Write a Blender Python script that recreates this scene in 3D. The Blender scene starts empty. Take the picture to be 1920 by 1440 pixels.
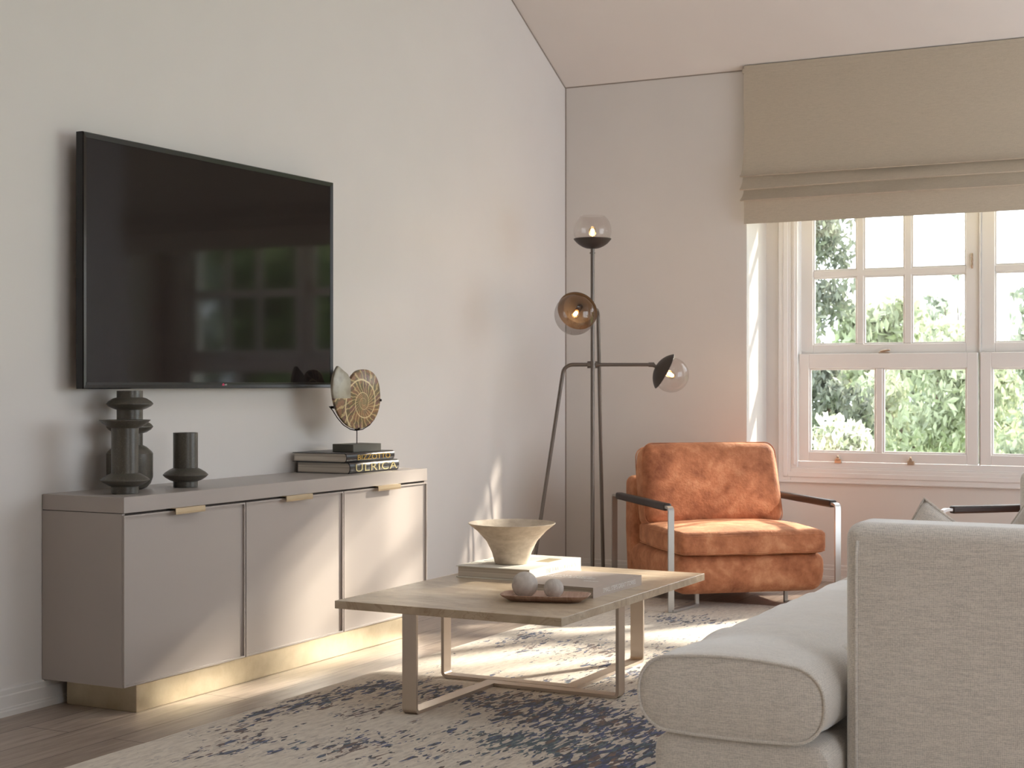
import bpy, bmesh, math, random
from mathutils import Vector, Matrix, Euler
from mathutils import noise as mnoise

random.seed(7)
scene = bpy.context.scene
COL = scene.collection
R = math.radians
PI = math.pi

# ------------------------------------------------------------------ camera
cam_d = bpy.data.cameras.new('camera')
cam = bpy.data.objects.new('camera', cam_d)
COL.objects.link(cam)
cam.location = (4.005, 0.0, 1.15)
cam.rotation_euler = (R(90), 0, R(27.48))
cam_d.sensor_width = 36
cam_d.lens = 53.72
cam_d.clip_end = 200
cam_d.dof.use_dof = True
cam_d.dof.focus_distance = 5.2
cam_d.dof.aperture_fstop = 9.0
scene.camera = cam

# ------------------------------------------------------------------ light
scene.view_settings.view_transform = 'Standard'
scene.view_settings.look = 'None'
scene.view_settings.exposure = 0.54
scene.view_settings.gamma = 1.0
world = bpy.data.worlds.new('world')
scene.world = world
world.use_nodes = True
wn = world.node_tree
bg = wn.nodes['Background']
bg.inputs['Color'].default_value = (0.85, 0.92, 1.0, 1)
bg.inputs['Strength'].default_value = 4.3


def sun(name, direction, strength, angle, color):
    d = bpy.data.lights.new(name, 'SUN')
    d.energy = strength
    d.angle = R(angle)
    d.color = color
    o = bpy.data.objects.new(name, d)
    COL.objects.link(o)
    o.rotation_euler = Vector(direction).to_track_quat('-Z', 'Y').to_euler()
    o.location = (-direction[0] * 15, 9 - direction[1] * 15, -direction[2] * 15)
    return o


sun('sun_main', (-0.50, -1.0, -0.49), 10.5, 2.6, (1.0, 0.90, 0.76))
sun('added_sun_high', (-1.35, -1.0, -1.25), 5.0, 1.8, (1.0, 0.86, 0.72))  # second sun, added for the light patches on armchair and alcove


def portal(name, loc, rot, sx, sy):
    d = bpy.data.lights.new(name, 'AREA')
    d.shape = 'RECTANGLE'
    d.size = sx
    d.size_y = sy
    d.energy = 1
    d.cycles.is_portal = True
    o = bpy.data.objects.new(name, d)
    COL.objects.link(o)
    o.location = loc
    o.rotation_euler = rot


portal('portal_back_window', (2.38, 8.98, 1.63), (R(-90), 0, 0), 2.1, 1.94)
portal('portal_added_side_window', (5.76, 6.875, 1.42), (0, R(90), 0), 2.65, 2.95)
portal('portal_added_near_window', (5.76, 1.85, 1.45), (0, R(90), 0), 1.5, 1.7)
for px_ in (4.15,):
    portal('portal_added_roof_window', (px_, 4.05, 2.952 + .538 * 4.355 + .24), (math.atan(-.538), 0, 0), 1.7, 1.95)

# ------------------------------------------------------------------ materials


def lin(c):
    return tuple(((v / 255) / 12.92 if v / 255 <= 0.04045 else ((v / 255 + 0.055) / 1.055) ** 2.4) for v in c)


class NT:
    def __init__(s, name):
        s.m = bpy.data.materials.new(name)
        s.m.use_nodes = True
        s.t = s.m.node_tree
        s.b = s.t.nodes['Principled BSDF']

    def n(s, kind, **kw):
        nd = s.t.nodes.new(kind)
        for k, v in kw.items():
            setattr(nd, k, v)
        return nd

    def l(s, a, b):
        s.t.links.new(a, b)

    def set(s, nd, **kw):
        for k, v in kw.items():
            nd.inputs[k.replace('_', ' ')].default_value = v

    def coords(s, scale=(1, 1, 1), rot=(0, 0, 0), loc=(0, 0, 0), kind='Object'):
        tc = s.n('ShaderNodeTexCoord')
        mp = s.n('ShaderNodeMapping')
        mp.inputs['Scale'].default_value = scale
        mp.inputs['Rotation'].default_value = rot
        mp.inputs['Location'].default_value = loc
        s.l(tc.outputs[kind], mp.inputs['Vector'])
        return mp.outputs['Vector']

    def noise(s, vec, scale, detail=4, rough=0.5, dist=0.0):
        nd = s.n('ShaderNodeTexNoise')
        nd.inputs['Scale'].default_value = scale
        nd.inputs['Detail'].default_value = detail
        nd.inputs['Roughness'].default_value = rough
        nd.inputs['Distortion'].default_value = dist
        s.l(vec, nd.inputs['Vector'])
        return nd.outputs['Fac']

    def ramp(s, fac, stops, interp='LINEAR'):
        r = s.n('ShaderNodeValToRGB')
        r.color_ramp.interpolation = interp
        e = r.color_ramp.elements
        while len(e) < len(stops):
            e.new(0.5)
        for el, (p, c) in zip(e, stops):
            el.position = p
            el.color = (*c, 1) if len(c) == 3 else c
        s.l(fac, r.inputs['Fac'])
        return r.outputs['Color']

    def mix(s, fac, a, b, blend='MIX'):
        m = s.n('ShaderNodeMix', data_type='RGBA', blend_type=blend)
        if isinstance(fac, (int, float)):
            m.inputs['Factor'].default_value = fac
        else:
            s.l(fac, m.inputs['Factor'])
        for k, v in (('A', a), ('B', b)):
            i = [q for q in m.inputs if q.name == k and q.type == 'RGBA'][0]
            if isinstance(v, tuple):
                i.default_value = (*v, 1)
            else:
                s.l(v, i)
        return [q for q in m.outputs if q.type == 'RGBA'][0]

    def math(s, op, a, b=None):
        m = s.n('ShaderNodeMath', operation=op)
        for i, v in enumerate((a, b)):
            if v is None:
                continue
            if isinstance(v, (int, float)):
                m.inputs[i].default_value = v
            else:
                s.l(v, m.inputs[i])
        return m.outputs[0]

    def bump(s, h, strength=0.3, dist=0.002):
        b = s.n('ShaderNodeBump')
        b.inputs['Strength'].default_value = strength
        b.inputs['Distance'].default_value = dist
        s.l(h, b.inputs['Height'])
        s.l(b.outputs['Normal'], s.b.inputs['Normal'])


def simple(name, rgb, rough=0.5, metal=0.0, **kw):
    t = NT(name)
    t.set(t.b, Base_Color=(*lin(rgb), 1), Roughness=rough, Metallic=metal)
    for k, v in kw.items():
        t.b.inputs[k.replace('_', ' ')].default_value = v
    return t.m


def paint(name, rgb, rough=0.5, bump=0.12, scale=180):
    t = NT(name)
    v = t.coords()
    n = t.noise(v, 3.0, 3)
    c = lin(rgb)
    t.l(t.ramp(n, [(0.3, tuple(x * 0.985 for x in c)), (0.7, tuple(min(1, x * 1.01) for x in c))]), t.b.inputs['Base Color'])
    t.b.inputs['Roughness'].default_value = rough
    t.bump(t.noise(v, scale, 2), bump, 0.0006)
    return t.m


M = {}
M['wall'] = paint('wall_paint', (222, 216, 211), 0.42)
M['farwall'] = paint('taupe_paint', (120, 108, 98), 0.6)
M['ceiling'] = paint('ceiling_paint', (226, 218, 212), 0.6)
M['white'] = paint('white_gloss_paint', (232, 228, 226), 0.35, 0.05)
M['base'] = paint('baseboard_paint', (222, 217, 212), 0.4, 0.05)
M['cab'] = paint('cabinet_lacquer', (176, 167, 161), 0.33, 0.03)
M['cabin'] = simple('cabinet_shadow_gap', (70, 60, 54), 0.8)
M['tvframe'] = simple('tv_frame_black', (22, 20, 20), 0.25)
M['screen'] = simple('tv_screen', (30, 25, 25), 0.06, 0.0, Specular_IOR_Level=0.30)
M['darkmetal'] = simple('lamp_dark_metal', (112, 104, 98), 0.42, 0.75)
M['cupmetal'] = simple('lamp_cup_metal', (72, 64, 60), 0.5, 0.5)
M['chrome'] = simple('chair_brushed_steel', (186, 183, 179), 0.32, 0.6)
M['steel'] = simple('table_brushed_nickel', (206, 194, 182), 0.4, 1.0)
M['socket'] = simple('bulb_socket', (90, 62, 40), 0.4, 0.6)
M['pages'] = simple('book_pages', (196, 186, 172), 0.9)
M['blackpaper'] = simple('black_book_cover', (34, 31, 34), 0.35)
M['bookwhite'] = simple('white_book_cover', (232, 228, 218), 0.5)
M['bookpink'] = simple('taupe_book_cover', (190, 176, 166), 0.55)
M['gold'] = simple('gold_lettering', (214, 178, 92), 0.35, 0.6)
M['palegold'] = simple('pale_gold_lettering', (205, 190, 140), 0.4, 0.4)
M['greyink'] = simple('grey_lettering', (190, 186, 178), 0.7)
M['whiteink'] = simple('white_lettering', (236, 232, 228), 0.7)
M['darkink'] = simple('dark_print', (88, 86, 76), 0.8)
M['red'] = simple('logo_red', (200, 30, 90), 0.4)
M['block'] = paint('stand_stone', (98, 94, 84), 0.55, 0.3, 300)
M['wire'] = simple('stand_wire', (40, 30, 26), 0.45, 0.6)
M['sandstone'] = simple('x', (200, 190, 180), 0.8)
M['brick'] = simple('outside_render', (200, 196, 190), 0.9)
M['trunk'] = simple('bark', (92, 80, 66), 0.9)


def brass():
    t = NT('brass_plinth')
    v = t.coords()
    n = t.noise(v, 5, 6, 0.65)
    t.l(t.ramp(n, [(0.3, lin((176, 160, 132))), (0.6, lin((200, 186, 160))), (0.8, lin((186, 168, 138)))]), t.b.inputs['Base Color'])
    t.set(t.b, Metallic=0.85, Roughness=0.36)
    return t.m


M['brass'] = brass()
M['handle'] = simple('brushed_brass_handle', (184, 166, 138), 0.45, 0.8)


def glass(name, tint, gloss=0.08):
    t = NT(name)
    t.t.nodes.remove(t.b)
    out = t.t.nodes['Material Output']
    tr = t.n('ShaderNodeBsdfTransparent')
    tr.inputs[0].default_value = (*tint, 1)
    gl = t.n('ShaderNodeBsdfGlossy')
    gl.inputs['Roughness'].default_value = 0.02
    fr = t.n('ShaderNodeLayerWeight')
    fr.inputs['Blend'].default_value = 0.5
    mx = t.n('ShaderNodeMixShader')
    t.l(t.math('ADD', t.math('MULTIPLY', t.math('POWER', fr.outputs['Facing'], 4.0), 0.5), gloss * 0.5), mx.inputs[0])
    t.l(tr.outputs[0], mx.inputs[1])
    t.l(gl.outputs[0], mx.inputs[2])
    t.l(mx.outputs[0], out.inputs['Surface'])
    return t.m


M['pane'] = glass('window_glass', (0.97, 0.98, 0.98))
M['globe'] = glass('globe_glass', (0.93, 0.91, 0.90), 0.10)
M['smoke'] = glass('smoked_globe_glass', (0.80, 0.78, 0.77), 0.12)
M['bulbglass'] = glass('bulb_glass', (0.95, 0.88, 0.75), 0.08)


def emit(name, rgb, strength):
    t = NT(name)
    t.b.inputs['Base Color'].default_value = (0, 0, 0, 1)
    t.b.inputs['Emission Color'].default_value = (*rgb, 1)
    t.b.inputs['Emission Strength'].default_value = strength
    return t.m


M['filament'] = emit('bulb_filament', (1.0, 0.66, 0.30), 26)


def floor_mat():
    t = NT('oak_floorboards')
    tc = t.coords(rot=(0, 0, R(90)))
    br = t.n('ShaderNodeTexBrick')
    br.offset = 0.37
    t.l(tc, br.inputs['Vector'])
    t.set(br, Color1=(0.32, 0.32, 0.32, 1), Color2=(0.7, 0.7, 0.7, 1), Mortar=(0, 0, 0, 1), Scale=1.0, Mortar_Size=0.0022,
          Mortar_Smooth=0.2, Brick_Width=1.9, Row_Height=0.19)
    g = t.noise(t.coords(scale=(26, 1.6, 1)), 1.0, 8, 0.7, 0.6)
    g2 = t.noise(t.coords(scale=(70, 5, 1)), 1.0, 4, 0.6)
    base = t.ramp(g, [(0.25, lin((128, 112, 100))), (0.5, lin((160, 144, 131))), (0.8, lin((184, 170, 156)))])
    c = t.mix(0.35, base, t.ramp(g2, [(0.35, lin((124, 108, 96))), (0.65, lin((178, 164, 152)))]))
    c = t.mix(0.3, c, br.outputs['Color'], 'SOFT_LIGHT')
    c = t.mix(br.outputs['Fac'], c, lin((84, 72, 64)))
    t.l(c, t.b.inputs['Base Color'])
    t.b.inputs['Roughness'].default_value = 0.42
    t.bump(t.math('SUBTRACT', g2, br.outputs['Fac']), 0.25, 0.001)
    return t.m


M['floor'] = floor_mat()


def blob(t, sep, cx, cy, rx, ry, w):
    """soft elliptical patch of dye in the rug, in rug coordinates"""
    dx = t.math('DIVIDE', t.math('SUBTRACT', sep.outputs[0], cx), rx)
    dy = t.math('DIVIDE', t.math('SUBTRACT', sep.outputs[1], cy), ry)
    d = t.math('ADD', t.math('MULTIPLY', dx, dx), t.math('MULTIPLY', dy, dy))
    e = t.math('POWER', 2.718, t.math('MULTIPLY', d, -1.0))
    return t.math('MULTIPLY', e, w)


def rug_mat():
    t = NT('distressed_rug_pile')
    tc = t.n('ShaderNodeTexCoord')
    sep = t.n('ShaderNodeSeparateXYZ')
    t.l(tc.outputs['Object'], sep.inputs[0])
    # x, y, half width, half length, strength of each worn patch of dark dye
    blobs = [(0.84, 4.58, .09, .26, .62), (0.83, 4.22, .06, .24, .42), (1.03, 3.86, .10, .22, .40), (0.96, 4.86, .13, .16, .75), (1.17, 4.88, .12, .12, .62),
             (1.12, 4.47, .09, .15, .55), (1.30, 4.05, .10, .17, .52), (0.90, 3.95, .10, .22, .22), (1.50, 4.86, .22, .15, .85), (1.78, 4.74, .24, .20, .95),
             (2.06, 4.47, .30, .25, .85), (1.80, 4.33, .22, .10, .55), (2.26, 4.15, .24, .22, .9), (2.5, 4.6, .4, .5, .7), (1.62, 5.42, .20, .26, .42),
             (1.24, 5.95, .22, .30, .36), (0.88, 6.15, .10, .25, .40), (1.40, 6.95, .40, .16, .45), (1.75, 6.1, .3, .4, .35), (1.56, 4.10, .20, .30, .24),
             (2.3, 3.5, .4, .4, .5), (2.4, 5.7, .4, .6, .4)]
    acc = None
    for b in blobs:
        v = blob(t, sep, *b)
        acc = v if acc is None else t.math('ADD', acc, v)
    acc = t.math('MINIMUM', t.math('MULTIPLY', acc, 1.0), 0.68)
    brown = None
    for b in ((1.13, 4.47, .10, .17, 1.0), (1.42, 4.90, .12, .14, .55), (1.38, 3.93, .09, .13, .8), (0.95, 4.05, .12, .25, .45), (1.3, 5.9, .25, .3, .4), (.86, 3.75, .1, .2, .8)):
        v = blob(t, sep, *b)
        brown = v if brown is None else t.math('ADD', brown, v)
    teal = blob(t, sep, 1.80, 4.32, .28, .14, 1.0)
    big = t.noise(t.coords(scale=(3.4, 1.5, 1)), 1.6, 4, 0.6)
    mid = t.noise(t.coords(scale=(14, 4.5, 1), rot=(0, 0, R(6))), 1.0, 4, 0.65)
    # short woven dashes running along the rug's length, two sizes

    def cells(sx_, sy_, off):
        vor = t.n('ShaderNodeTexVoronoi')
        vor.inputs['Scale'].default_value = 1.0
        t.l(t.coords(scale=(sx_, sy_, 1), loc=(off, off, 0), rot=(0, 0, R(4))), vor.inputs['Vector'])
        sv = t.n('ShaderNodeSeparateColor')
        t.l(vor.outputs['Color'], sv.inputs[0])
        return sv
    s1, s2 = cells(125, 34, 0), cells(58, 17, 4)
    thr = t.math('ADD', acc, t.math('ADD', t.math('MULTIPLY', t.math('SUBTRACT', big, 0.52), 0.55), t.math('MULTIPLY', t.math('SUBTRACT', mid, 0.5), 1.3)))
    m1 = t.math('GREATER_THAN', thr, t.math('ADD', t.math('MULTIPLY', s1.outputs[0], 0.72), 0.10))
    m2 = t.math('GREATER_THAN', thr, t.math('ADD', t.math('MULTIPLY', s2.outputs[0], 0.95), 0.12))
    pick = t.math('GREATER_THAN', s2.outputs[1], 0.45)
    mask = t.math('ADD', t.math('MULTIPLY', m1, pick), t.math('MULTIPLY', m2, t.math('SUBTRACT', 1.0, pick)))
    hue = s1.outputs[1]
    blues = t.ramp(hue, [(0.0, lin((22, 26, 44))), (0.35, lin((30, 40, 82))), (0.62, lin((44, 62, 116))), (0.82, lin((84, 98, 124))), (0.94, lin((52, 88, 104)))], 'CONSTANT')
    teals = t.ramp(hue, [(0.0, lin((30, 60, 76))), (0.4, lin((88, 108, 110))), (0.7, lin((46, 74, 96)))], 'CONSTANT')
    browns = t.ramp(hue, [(0.0, lin((84, 62, 56))), (0.4, lin((112, 82, 66))), (0.75, lin((70, 58, 66)))], 'CONSTANT')
    bsel = t.math('GREATER_THAN', t.math('ADD', brown, 0.14), s2.outputs[2])
    tsel = t.math('GREATER_THAN', teal, s1.outputs[2])
    dark = t.mix(bsel, t.mix(tsel, blues, teals), browns)
    cream = t.ramp(t.noise(t.coords(scale=(60, 14, 1)), 1.0, 4, 0.6), [(0.3, lin((200, 187, 172))), (0.6, lin((224, 213, 198)))])
    faint = t.math('GREATER_THAN', t.math('ADD', thr, 0.05), s1.outputs[2])
    cream2 = t.mix(t.math('MULTIPLY', faint, 0.30), cream, lin((146, 134, 130)))
    t.l(t.mix(t.math('MULTIPLY', mask, 0.95), cream2, dark), t.b.inputs['Base Color'])
    t.set(t.b, Roughness=0.95)
    t.b.inputs['Sheen Weight'].default_value = 0.2
    t.bump(t.noise(t.coords(scale=(1, 1, 1)), 420, 2), 0.5, 0.003)
    return t.m


M['rug'] = rug_mat()


def linen(name, rgb, amp=0.10, pitch=0.0042, sheen=0.25, slubs=0.5):
    """plain weave: crossing threads on every face, with horizontal slubs and dark flecks"""
    t = NT(name)
    c = lin(rgb)
    v = t.coords()
    wob = t.n('ShaderNodeVectorMath', operation='ADD')
    nz = t.n('ShaderNodeTexNoise')
    nz.inputs['Scale'].default_value = 60
    t.l(v, nz.inputs['Vector'])
    sc = t.n('ShaderNodeVectorMath', operation='SCALE')
    sc.inputs['Scale'].default_value = pitch * 0.9
    t.l(nz.outputs['Color'], sc.inputs[0])
    t.l(v, wob.inputs[0])
    t.l(sc.outputs[0], wob.inputs[1])
    sep = t.n('ShaderNodeSeparateXYZ')
    t.l(wob.outputs[0], sep.inputs[0])
    k = 2 * PI / pitch
    tot = None
    tcn = t.n('ShaderNodeTexCoord')
    nsep = t.n('ShaderNodeSeparateXYZ')
    t.l(tcn.outputs['Normal'], nsep.inputs[0])
    for i in range(3):
        w_ = t.math('SINE', t.math('MULTIPLY', sep.outputs[i], k))
        w_ = t.math('MULTIPLY', w_, t.math('SUBTRACT', 1.0, t.math('ABSOLUTE', nsep.outputs[i])))
        tot = w_ if tot is None else t.math('ADD', tot, w_)
    weave = t.math('MULTIPLY', tot, 0.17)
    slub = t.noise(t.coords(scale=(30, 260, 260)), 1, 3, 0.6)
    fleck = t.noise(v, 230, 2, 0.5)
    h = t.math('ADD', t.math('ADD', weave, t.math('MULTIPLY', t.math('SUBTRACT', slub, 0.5), slubs * 1.6)), t.math('MULTIPLY', t.math('SUBTRACT', fleck, 0.5), 0.9))
    lo = tuple(x * (1 - 2.6 * amp) for x in c)
    hi = tuple(min(1, x * (1 + 2.0 * amp)) for x in c)
    h01 = t.math('ADD', h, 0.5)
    t.l(t.ramp(h01, [(0.15, lo), (0.5, c), (0.85, hi)]), t.b.inputs['Base Color'])
    t.set(t.b, Roughness=0.92)
    t.b.inputs['Sheen Weight'].default_value = sheen
    t.bump(h01, 0.35, 0.0012)
    return t.m



M['sofa'] = linen('sofa_linen', (228, 221, 213), 0.10, 0.0042, 1.0, 0.6)
M['blind'] = linen('blind_linen', (192, 179, 160), 0.035, 0.004, 0.1, 0.8)
M['pillow'] = linen('pillow_linen', (218, 209, 200), 0.09, 0.0036, 0.5)


def suede():
    t = NT('rust_suede')
    v = t.coords()
    a = t.noise(v, 5.5, 6, 0.62, 0.5)
    b = t.noise(v, 22, 5, 0.6)
    k = t.math('ADD', t.math('MULTIPLY', a, 0.65), t.math('MULTIPLY', b, 0.35))
    t.l(t.ramp(k, [(0.34, lin((140, 82, 54))), (0.5, lin((182, 116, 80))), (0.64, lin((210, 150, 112)))]), t.b.inputs['Base Color'])
    t.set(t.b, Roughness=0.85)
    t.b.inputs['Sheen Weight'].default_value = 0.35
    t.b.inputs['Sheen Tint'].default_value = (*lin((235, 190, 150)), 1)
    t.bump(t.noise(v, 75, 4, 0.6), 0.55, 0.006)
    return t.m


M['suede'] = suede()
M['leather'] = paint('dark_brown_leather', (46, 36, 32), 0.5, 0.4, 260)


def stone(name, stops, scale, rough, stretch=(1, 1, 1), dist=1.2, vein=None):
    t = NT(name)
    v = t.coords(scale=stretch)
    a = t.noise(v, scale, 8, 0.62, dist)
    col = t.ramp(a, stops)
    if vein:
        w = t.noise(v, scale * 0.8, 5, 0.55, 2.4)
        line = t.ramp(t.math('ABSOLUTE', t.math('SUBTRACT', w, 0.5)), [(0.0, (1, 1, 1)), (0.02, (0, 0, 0))])
        col = t.mix(t.math('MULTIPLY', line, 0.45), col, vein)
    t.l(col, t.b.inputs['Base Color'])
    t.b.inputs['Roughness'].default_value = rough
    return t.m


M['marble'] = stone('beige_travertine', [(0.3, lin((170, 148, 124))), (0.5, lin((196, 177, 152))), (0.7, lin((212, 197, 175)))], 3.0, 0.3,
                    (1.0, 2.6, 2.0), 1.6, lin((150, 120, 92)))
M['bowl'] = stone('bowl_sandstone', [(0.3, lin((186, 170, 150))), (0.6, lin((210, 196, 178)))], 22, 0.8, (1, 1, 2), 0.3)
M['ball'] = stone('pale_stone', [(0.3, lin((190, 180, 172))), (0.6, lin((212, 204, 197)))], 20, 0.75)
M['tray'] = stone('tray_wood', [(0.3, lin((164, 130, 112))), (0.5, lin((186, 152, 134))), (0.7, lin((200, 170, 152)))], 5, 0.6, (10, 1.5, 2), 0.8)
M['vase'] = stone('vase_dark_ceramic', [(0.35, lin((80, 76, 68))), (0.6, lin((92, 87, 78))), (0.74, lin((132, 125, 114)))], 130, 0.32)


def fossil():
    t = NT('ammonite_surface')
    tc = t.n('ShaderNodeTexCoord')
    mp = t.n('ShaderNodeMapping')
    mp.inputs['Scale'].default_value = (1, 1, 1)
    t.l(tc.outputs['Object'], mp.inputs['Vector'])
    nn = t.n('ShaderNodeTexNoise')
    nn.inputs['Scale'].default_value = 26
    nn.inputs['Detail'].default_value = 3
    t.l(mp.outputs[0], nn.inputs['Vector'])
    sep = t.n('ShaderNodeSeparateXYZ')
    t.l(mp.outputs[0], sep.inputs[0])
    x = t.math('SUBTRACT', sep.outputs[0], 0.034)
    z = t.math('SUBTRACT', sep.outputs[2], 0.218)
    r = t.math('SQRT', t.math('ADD', t.math('MULTIPLY', t.math('MULTIPLY', x, x), 1.1), t.math('MULTIPLY', z, z)))
    th = t.math('ARCTAN2', z, x)
    th01 = t.math('DIVIDE', th, 2 * PI)
    s = t.math('ADD', t.math('DIVIDE', t.math('LOGARITHM', t.math('MULTIPLY', r, 12.0), 2.718), -0.80), th01)
    wob = t.math('MULTIPLY', t.math('SUBTRACT', nn.outputs['Fac'], 0.5), 1.3)
    fr = t.math('FRACT', t.math('ADD', s, t.math('MULTIPLY', wob, 0.12)))
    edge = t.ramp(t.math('ABSOLUTE', t.math('SUBTRACT', fr, 0.5)), [(0.44, (0, 0, 0)), (0.475, (1, 1, 1))])
    cham = t.math('SINE', t.math('ADD', t.math('MULTIPLY', th, 24.0), t.math('MULTIPLY', t.math('ADD', fr, wob), 7.0)))
    cl = t.ramp(cham, [(0.0, (0, 0, 0)), (0.55, (0, 0, 0)), (0.8, (1, 1, 1))])
    hue = t.noise(mp.outputs[0], 14, 3, 0.5)
    body = t.ramp(hue, [(0.32, lin((78, 72, 58))), (0.42, lin((140, 104, 92))), (0.5, lin((108, 100, 72))), (0.58, lin((156, 116, 88))),
                        (0.7, lin((96, 92, 78)))])
    col = t.mix(t.math('MULTIPLY', cl, 0.7), body, lin((212, 190, 140)))
    col = t.mix(edge, col, lin((224, 204, 160)))
    # plain grey living chamber near the mouth
    mouth = t.math('MULTIPLY', t.math('LESS_THAN', sep.outputs[0], -0.052), t.math('GREATER_THAN', sep.outputs[2], 0.238))
    col = t.mix(mouth, col, t.ramp(hue, [(0.4, lin((150, 140, 122))), (0.6, lin((176, 168, 150)))]))
    t.l(col, t.b.inputs['Base Color'])
    t.b.inputs['Roughness'].default_value = 0.3
    return t.m


M['fossil'] = fossil()


def leafmat(name, c1, c2):
    t = NT(name)
    oi = t.n('ShaderNodeNewGeometry')
    col = t.ramp(oi.outputs['Random Per Island'], [(0.0, lin(c1)), (1.0, lin(c2))])
    t.l(col, t.b.inputs['Base Color'])
    t.b.inputs['Roughness'].default_value = 0.6
    t.b.inputs['Transmission Weight'].default_value = 0.0
    out = t.t.nodes['Material Output']
    tl = t.n('ShaderNodeBsdfTranslucent')
    t.l(col, tl.inputs['Color'])
    mx = t.n('ShaderNodeMixShader')
    mx.inputs[0].default_value = 0.35
    t.l(t.b.outputs[0], mx.inputs[1])
    t.l(tl.outputs[0], mx.inputs[2])
    t.l(mx.outputs[0], out.inputs['Surface'])
    return t.m


M['leaf_light'] = leafmat('light_green_leaves', (138, 144, 122), (188, 194, 166))
M['leaf_mid'] = leafmat('mid_green_leaves', (108, 118, 100), (158, 166, 142))
M['leaf_dark'] = leafmat('dark_green_leaves', (84, 90, 80), (128, 134, 118))
M['leaf_grey'] = leafmat('grey_green_leaves', (132, 138, 126), (170, 176, 160))
M['leaf_deep'] = leafmat('deep_green_leaves', (66, 86, 48), (150, 172, 110))
M['blossom'] = leafmat('white_blossom', (186, 188, 178), (226, 224, 216))
M['lawn'] = stone('lawn', [(0.3, lin((96, 124, 70))), (0.7, lin((140, 164, 100)))], 4, 0.95)

# ------------------------------------------------------------------ mesh helpers


def finish(bm, name, mat, parent=None, smooth=None, label=None, kind=None):
    bmesh.ops.recalc_face_normals(bm, faces=bm.faces[:])
    me = bpy.data.meshes.new(name)
    bm.to_mesh(me)
    bm.free()
    o = bpy.data.objects.new(name, me)
    COL.objects.link(o)
    if isinstance(mat, str):
        mat = M[mat]
    me.materials.append(mat)
    if smooth is not None:
        for p in me.polygons:
            p.use_smooth = True
        if smooth < 180:
            bm2 = bmesh.new()
            bm2.from_mesh(me)
            for e in bm2.edges:
                if len(e.link_faces) == 2 and e.calc_face_angle(0) > R(smooth):
                    e.smooth = False
            bm2.to_mesh(me)
            bm2.free()
    if parent is not None:
        o.parent = parent
    if label:
        o['label'] = label
    if kind:
        o['kind'] = kind
    return o


def thing(name, label, cat, loc=(0, 0, 0), rotz=0, group=None):
    o = bpy.data.objects.new(name, None)
    o.empty_display_size = 0.1
    COL.objects.link(o)
    o.location = loc
    o.rotation_euler = (0, 0, rotz)
    o['label'] = label
    o['category'] = cat
    if group:
        o['group'] = group
    return o


def tag(o, label, cat, group=None):
    o['label'] = label
    o['category'] = cat
    if group:
        o['group'] = group
    return o


def box(bm, x0, x1, y0, y1, z0, z1, bev=0.0, seg=2, mat=None):
    vs = [bm.verts.new((x, y, z)) for x in (x0, x1) for y in (y0, y1) for z in (z0, z1)]
    idx = [(0, 1, 3, 2), (4, 6, 7, 5), (0, 4, 5, 1), (2, 3, 7, 6), (0, 2, 6, 4), (1, 5, 7, 3)]
    fs = [bm.faces.new([vs[i] for i in f]) for f in idx]
    if bev > 0:
        es = list({e for f in fs for e in f.edges})
        bmesh.ops.bevel(bm, geom=es, offset=bev, segments=seg, affect='EDGES', profile=0.5)
    if mat is not None:
        for v in vs:
            if v.is_valid:
                v.co = mat @ v.co
    return bm


def B():
    return bmesh.new()


def bx(*a, **k):
    return box(bmesh.new(), *a, **k)


def ring(bm, pts):
    return [bm.verts.new(p) for p in pts]


def bridge(bm, a, b):
    n = len(a)
    for i in range(n):
        bm.faces.new((a[i], a[(i + 1) % n], b[(i + 1) % n], b[i]))


def loft(bm, rings, cap=True):
    rs = [ring(bm, r) for r in rings]
    for a, b in zip(rs, rs[1:]):
        bridge(bm, a, b)
    if cap:
        bm.faces.new(rs[0])
        bm.faces.new(list(reversed(rs[-1])))
    return bm


def lathe(bm, prof, c=(0, 0, 0), n=48, mat=None):
    """prof: list of (r, z); closed on the axis where r == 0"""
    prev = None
    for r, z in prof:
        if r < 1e-6:
            cur = [bm.verts.new((c[0], c[1], c[2] + z))]
        else:
            cur = [bm.verts.new((c[0] + r * math.cos(2 * PI * i / n), c[1] + r * math.sin(2 * PI * i / n), c[2] + z)) for i in range(n)]
        if prev:
            if len(prev) == 1 and len(cur) > 1:
                for i in range(n):
                    bm.faces.new((prev[0], cur[i], cur[(i + 1) % n]))
            elif len(cur) == 1 and len(prev) > 1:
                for i in range(n):
                    bm.faces.new((prev[i], cur[0], prev[(i + 1) % n]))
            elif len(cur) > 1:
                bridge(bm, prev, cur)
        prev = cur
    if mat is not None:
        for v in bm.verts:
            v.co = mat @ v.co
    return bm


def tube(bm, pts, r, n=12, closed=False, cap=True):
    pts = [Vector(p) for p in pts]
    up = Vector((0, 0, 1))
    rings = []
    m = len(pts)
    last = None
    for i, p in enumerate(pts):
        if closed:
            t = (pts[(i + 1) % m] - pts[i - 1]).normalized()
        else:
            t = (pts[min(i + 1, m - 1)] - pts[max(i - 1, 0)]).normalized()
        if last is None:
            a = t.cross(up)
            if a.length < 1e-3:
                a = t.cross(Vector((1, 0, 0)))
            a.normalize()
        else:
            a = (last - t * last.dot(t)).normalized()
        last = a
        b = t.cross(a)
        rr = r[i] if isinstance(r, (list, tuple)) else r
        rings.append([p + (a * math.cos(2 * PI * k / n) + b * math.sin(2 * PI * k / n)) * rr for k in range(n)])
    rs = [ring(bm, q) for q in rings]
    for a, b in zip(rs, rs[1:]):
        bridge(bm, a, b)
    if closed:
        bridge(bm, rs[-1], rs[0])
    elif cap:
        bm.faces.new(rs[0])
        bm.faces.new(list(reversed(rs[-1])))
    return bm


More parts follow.
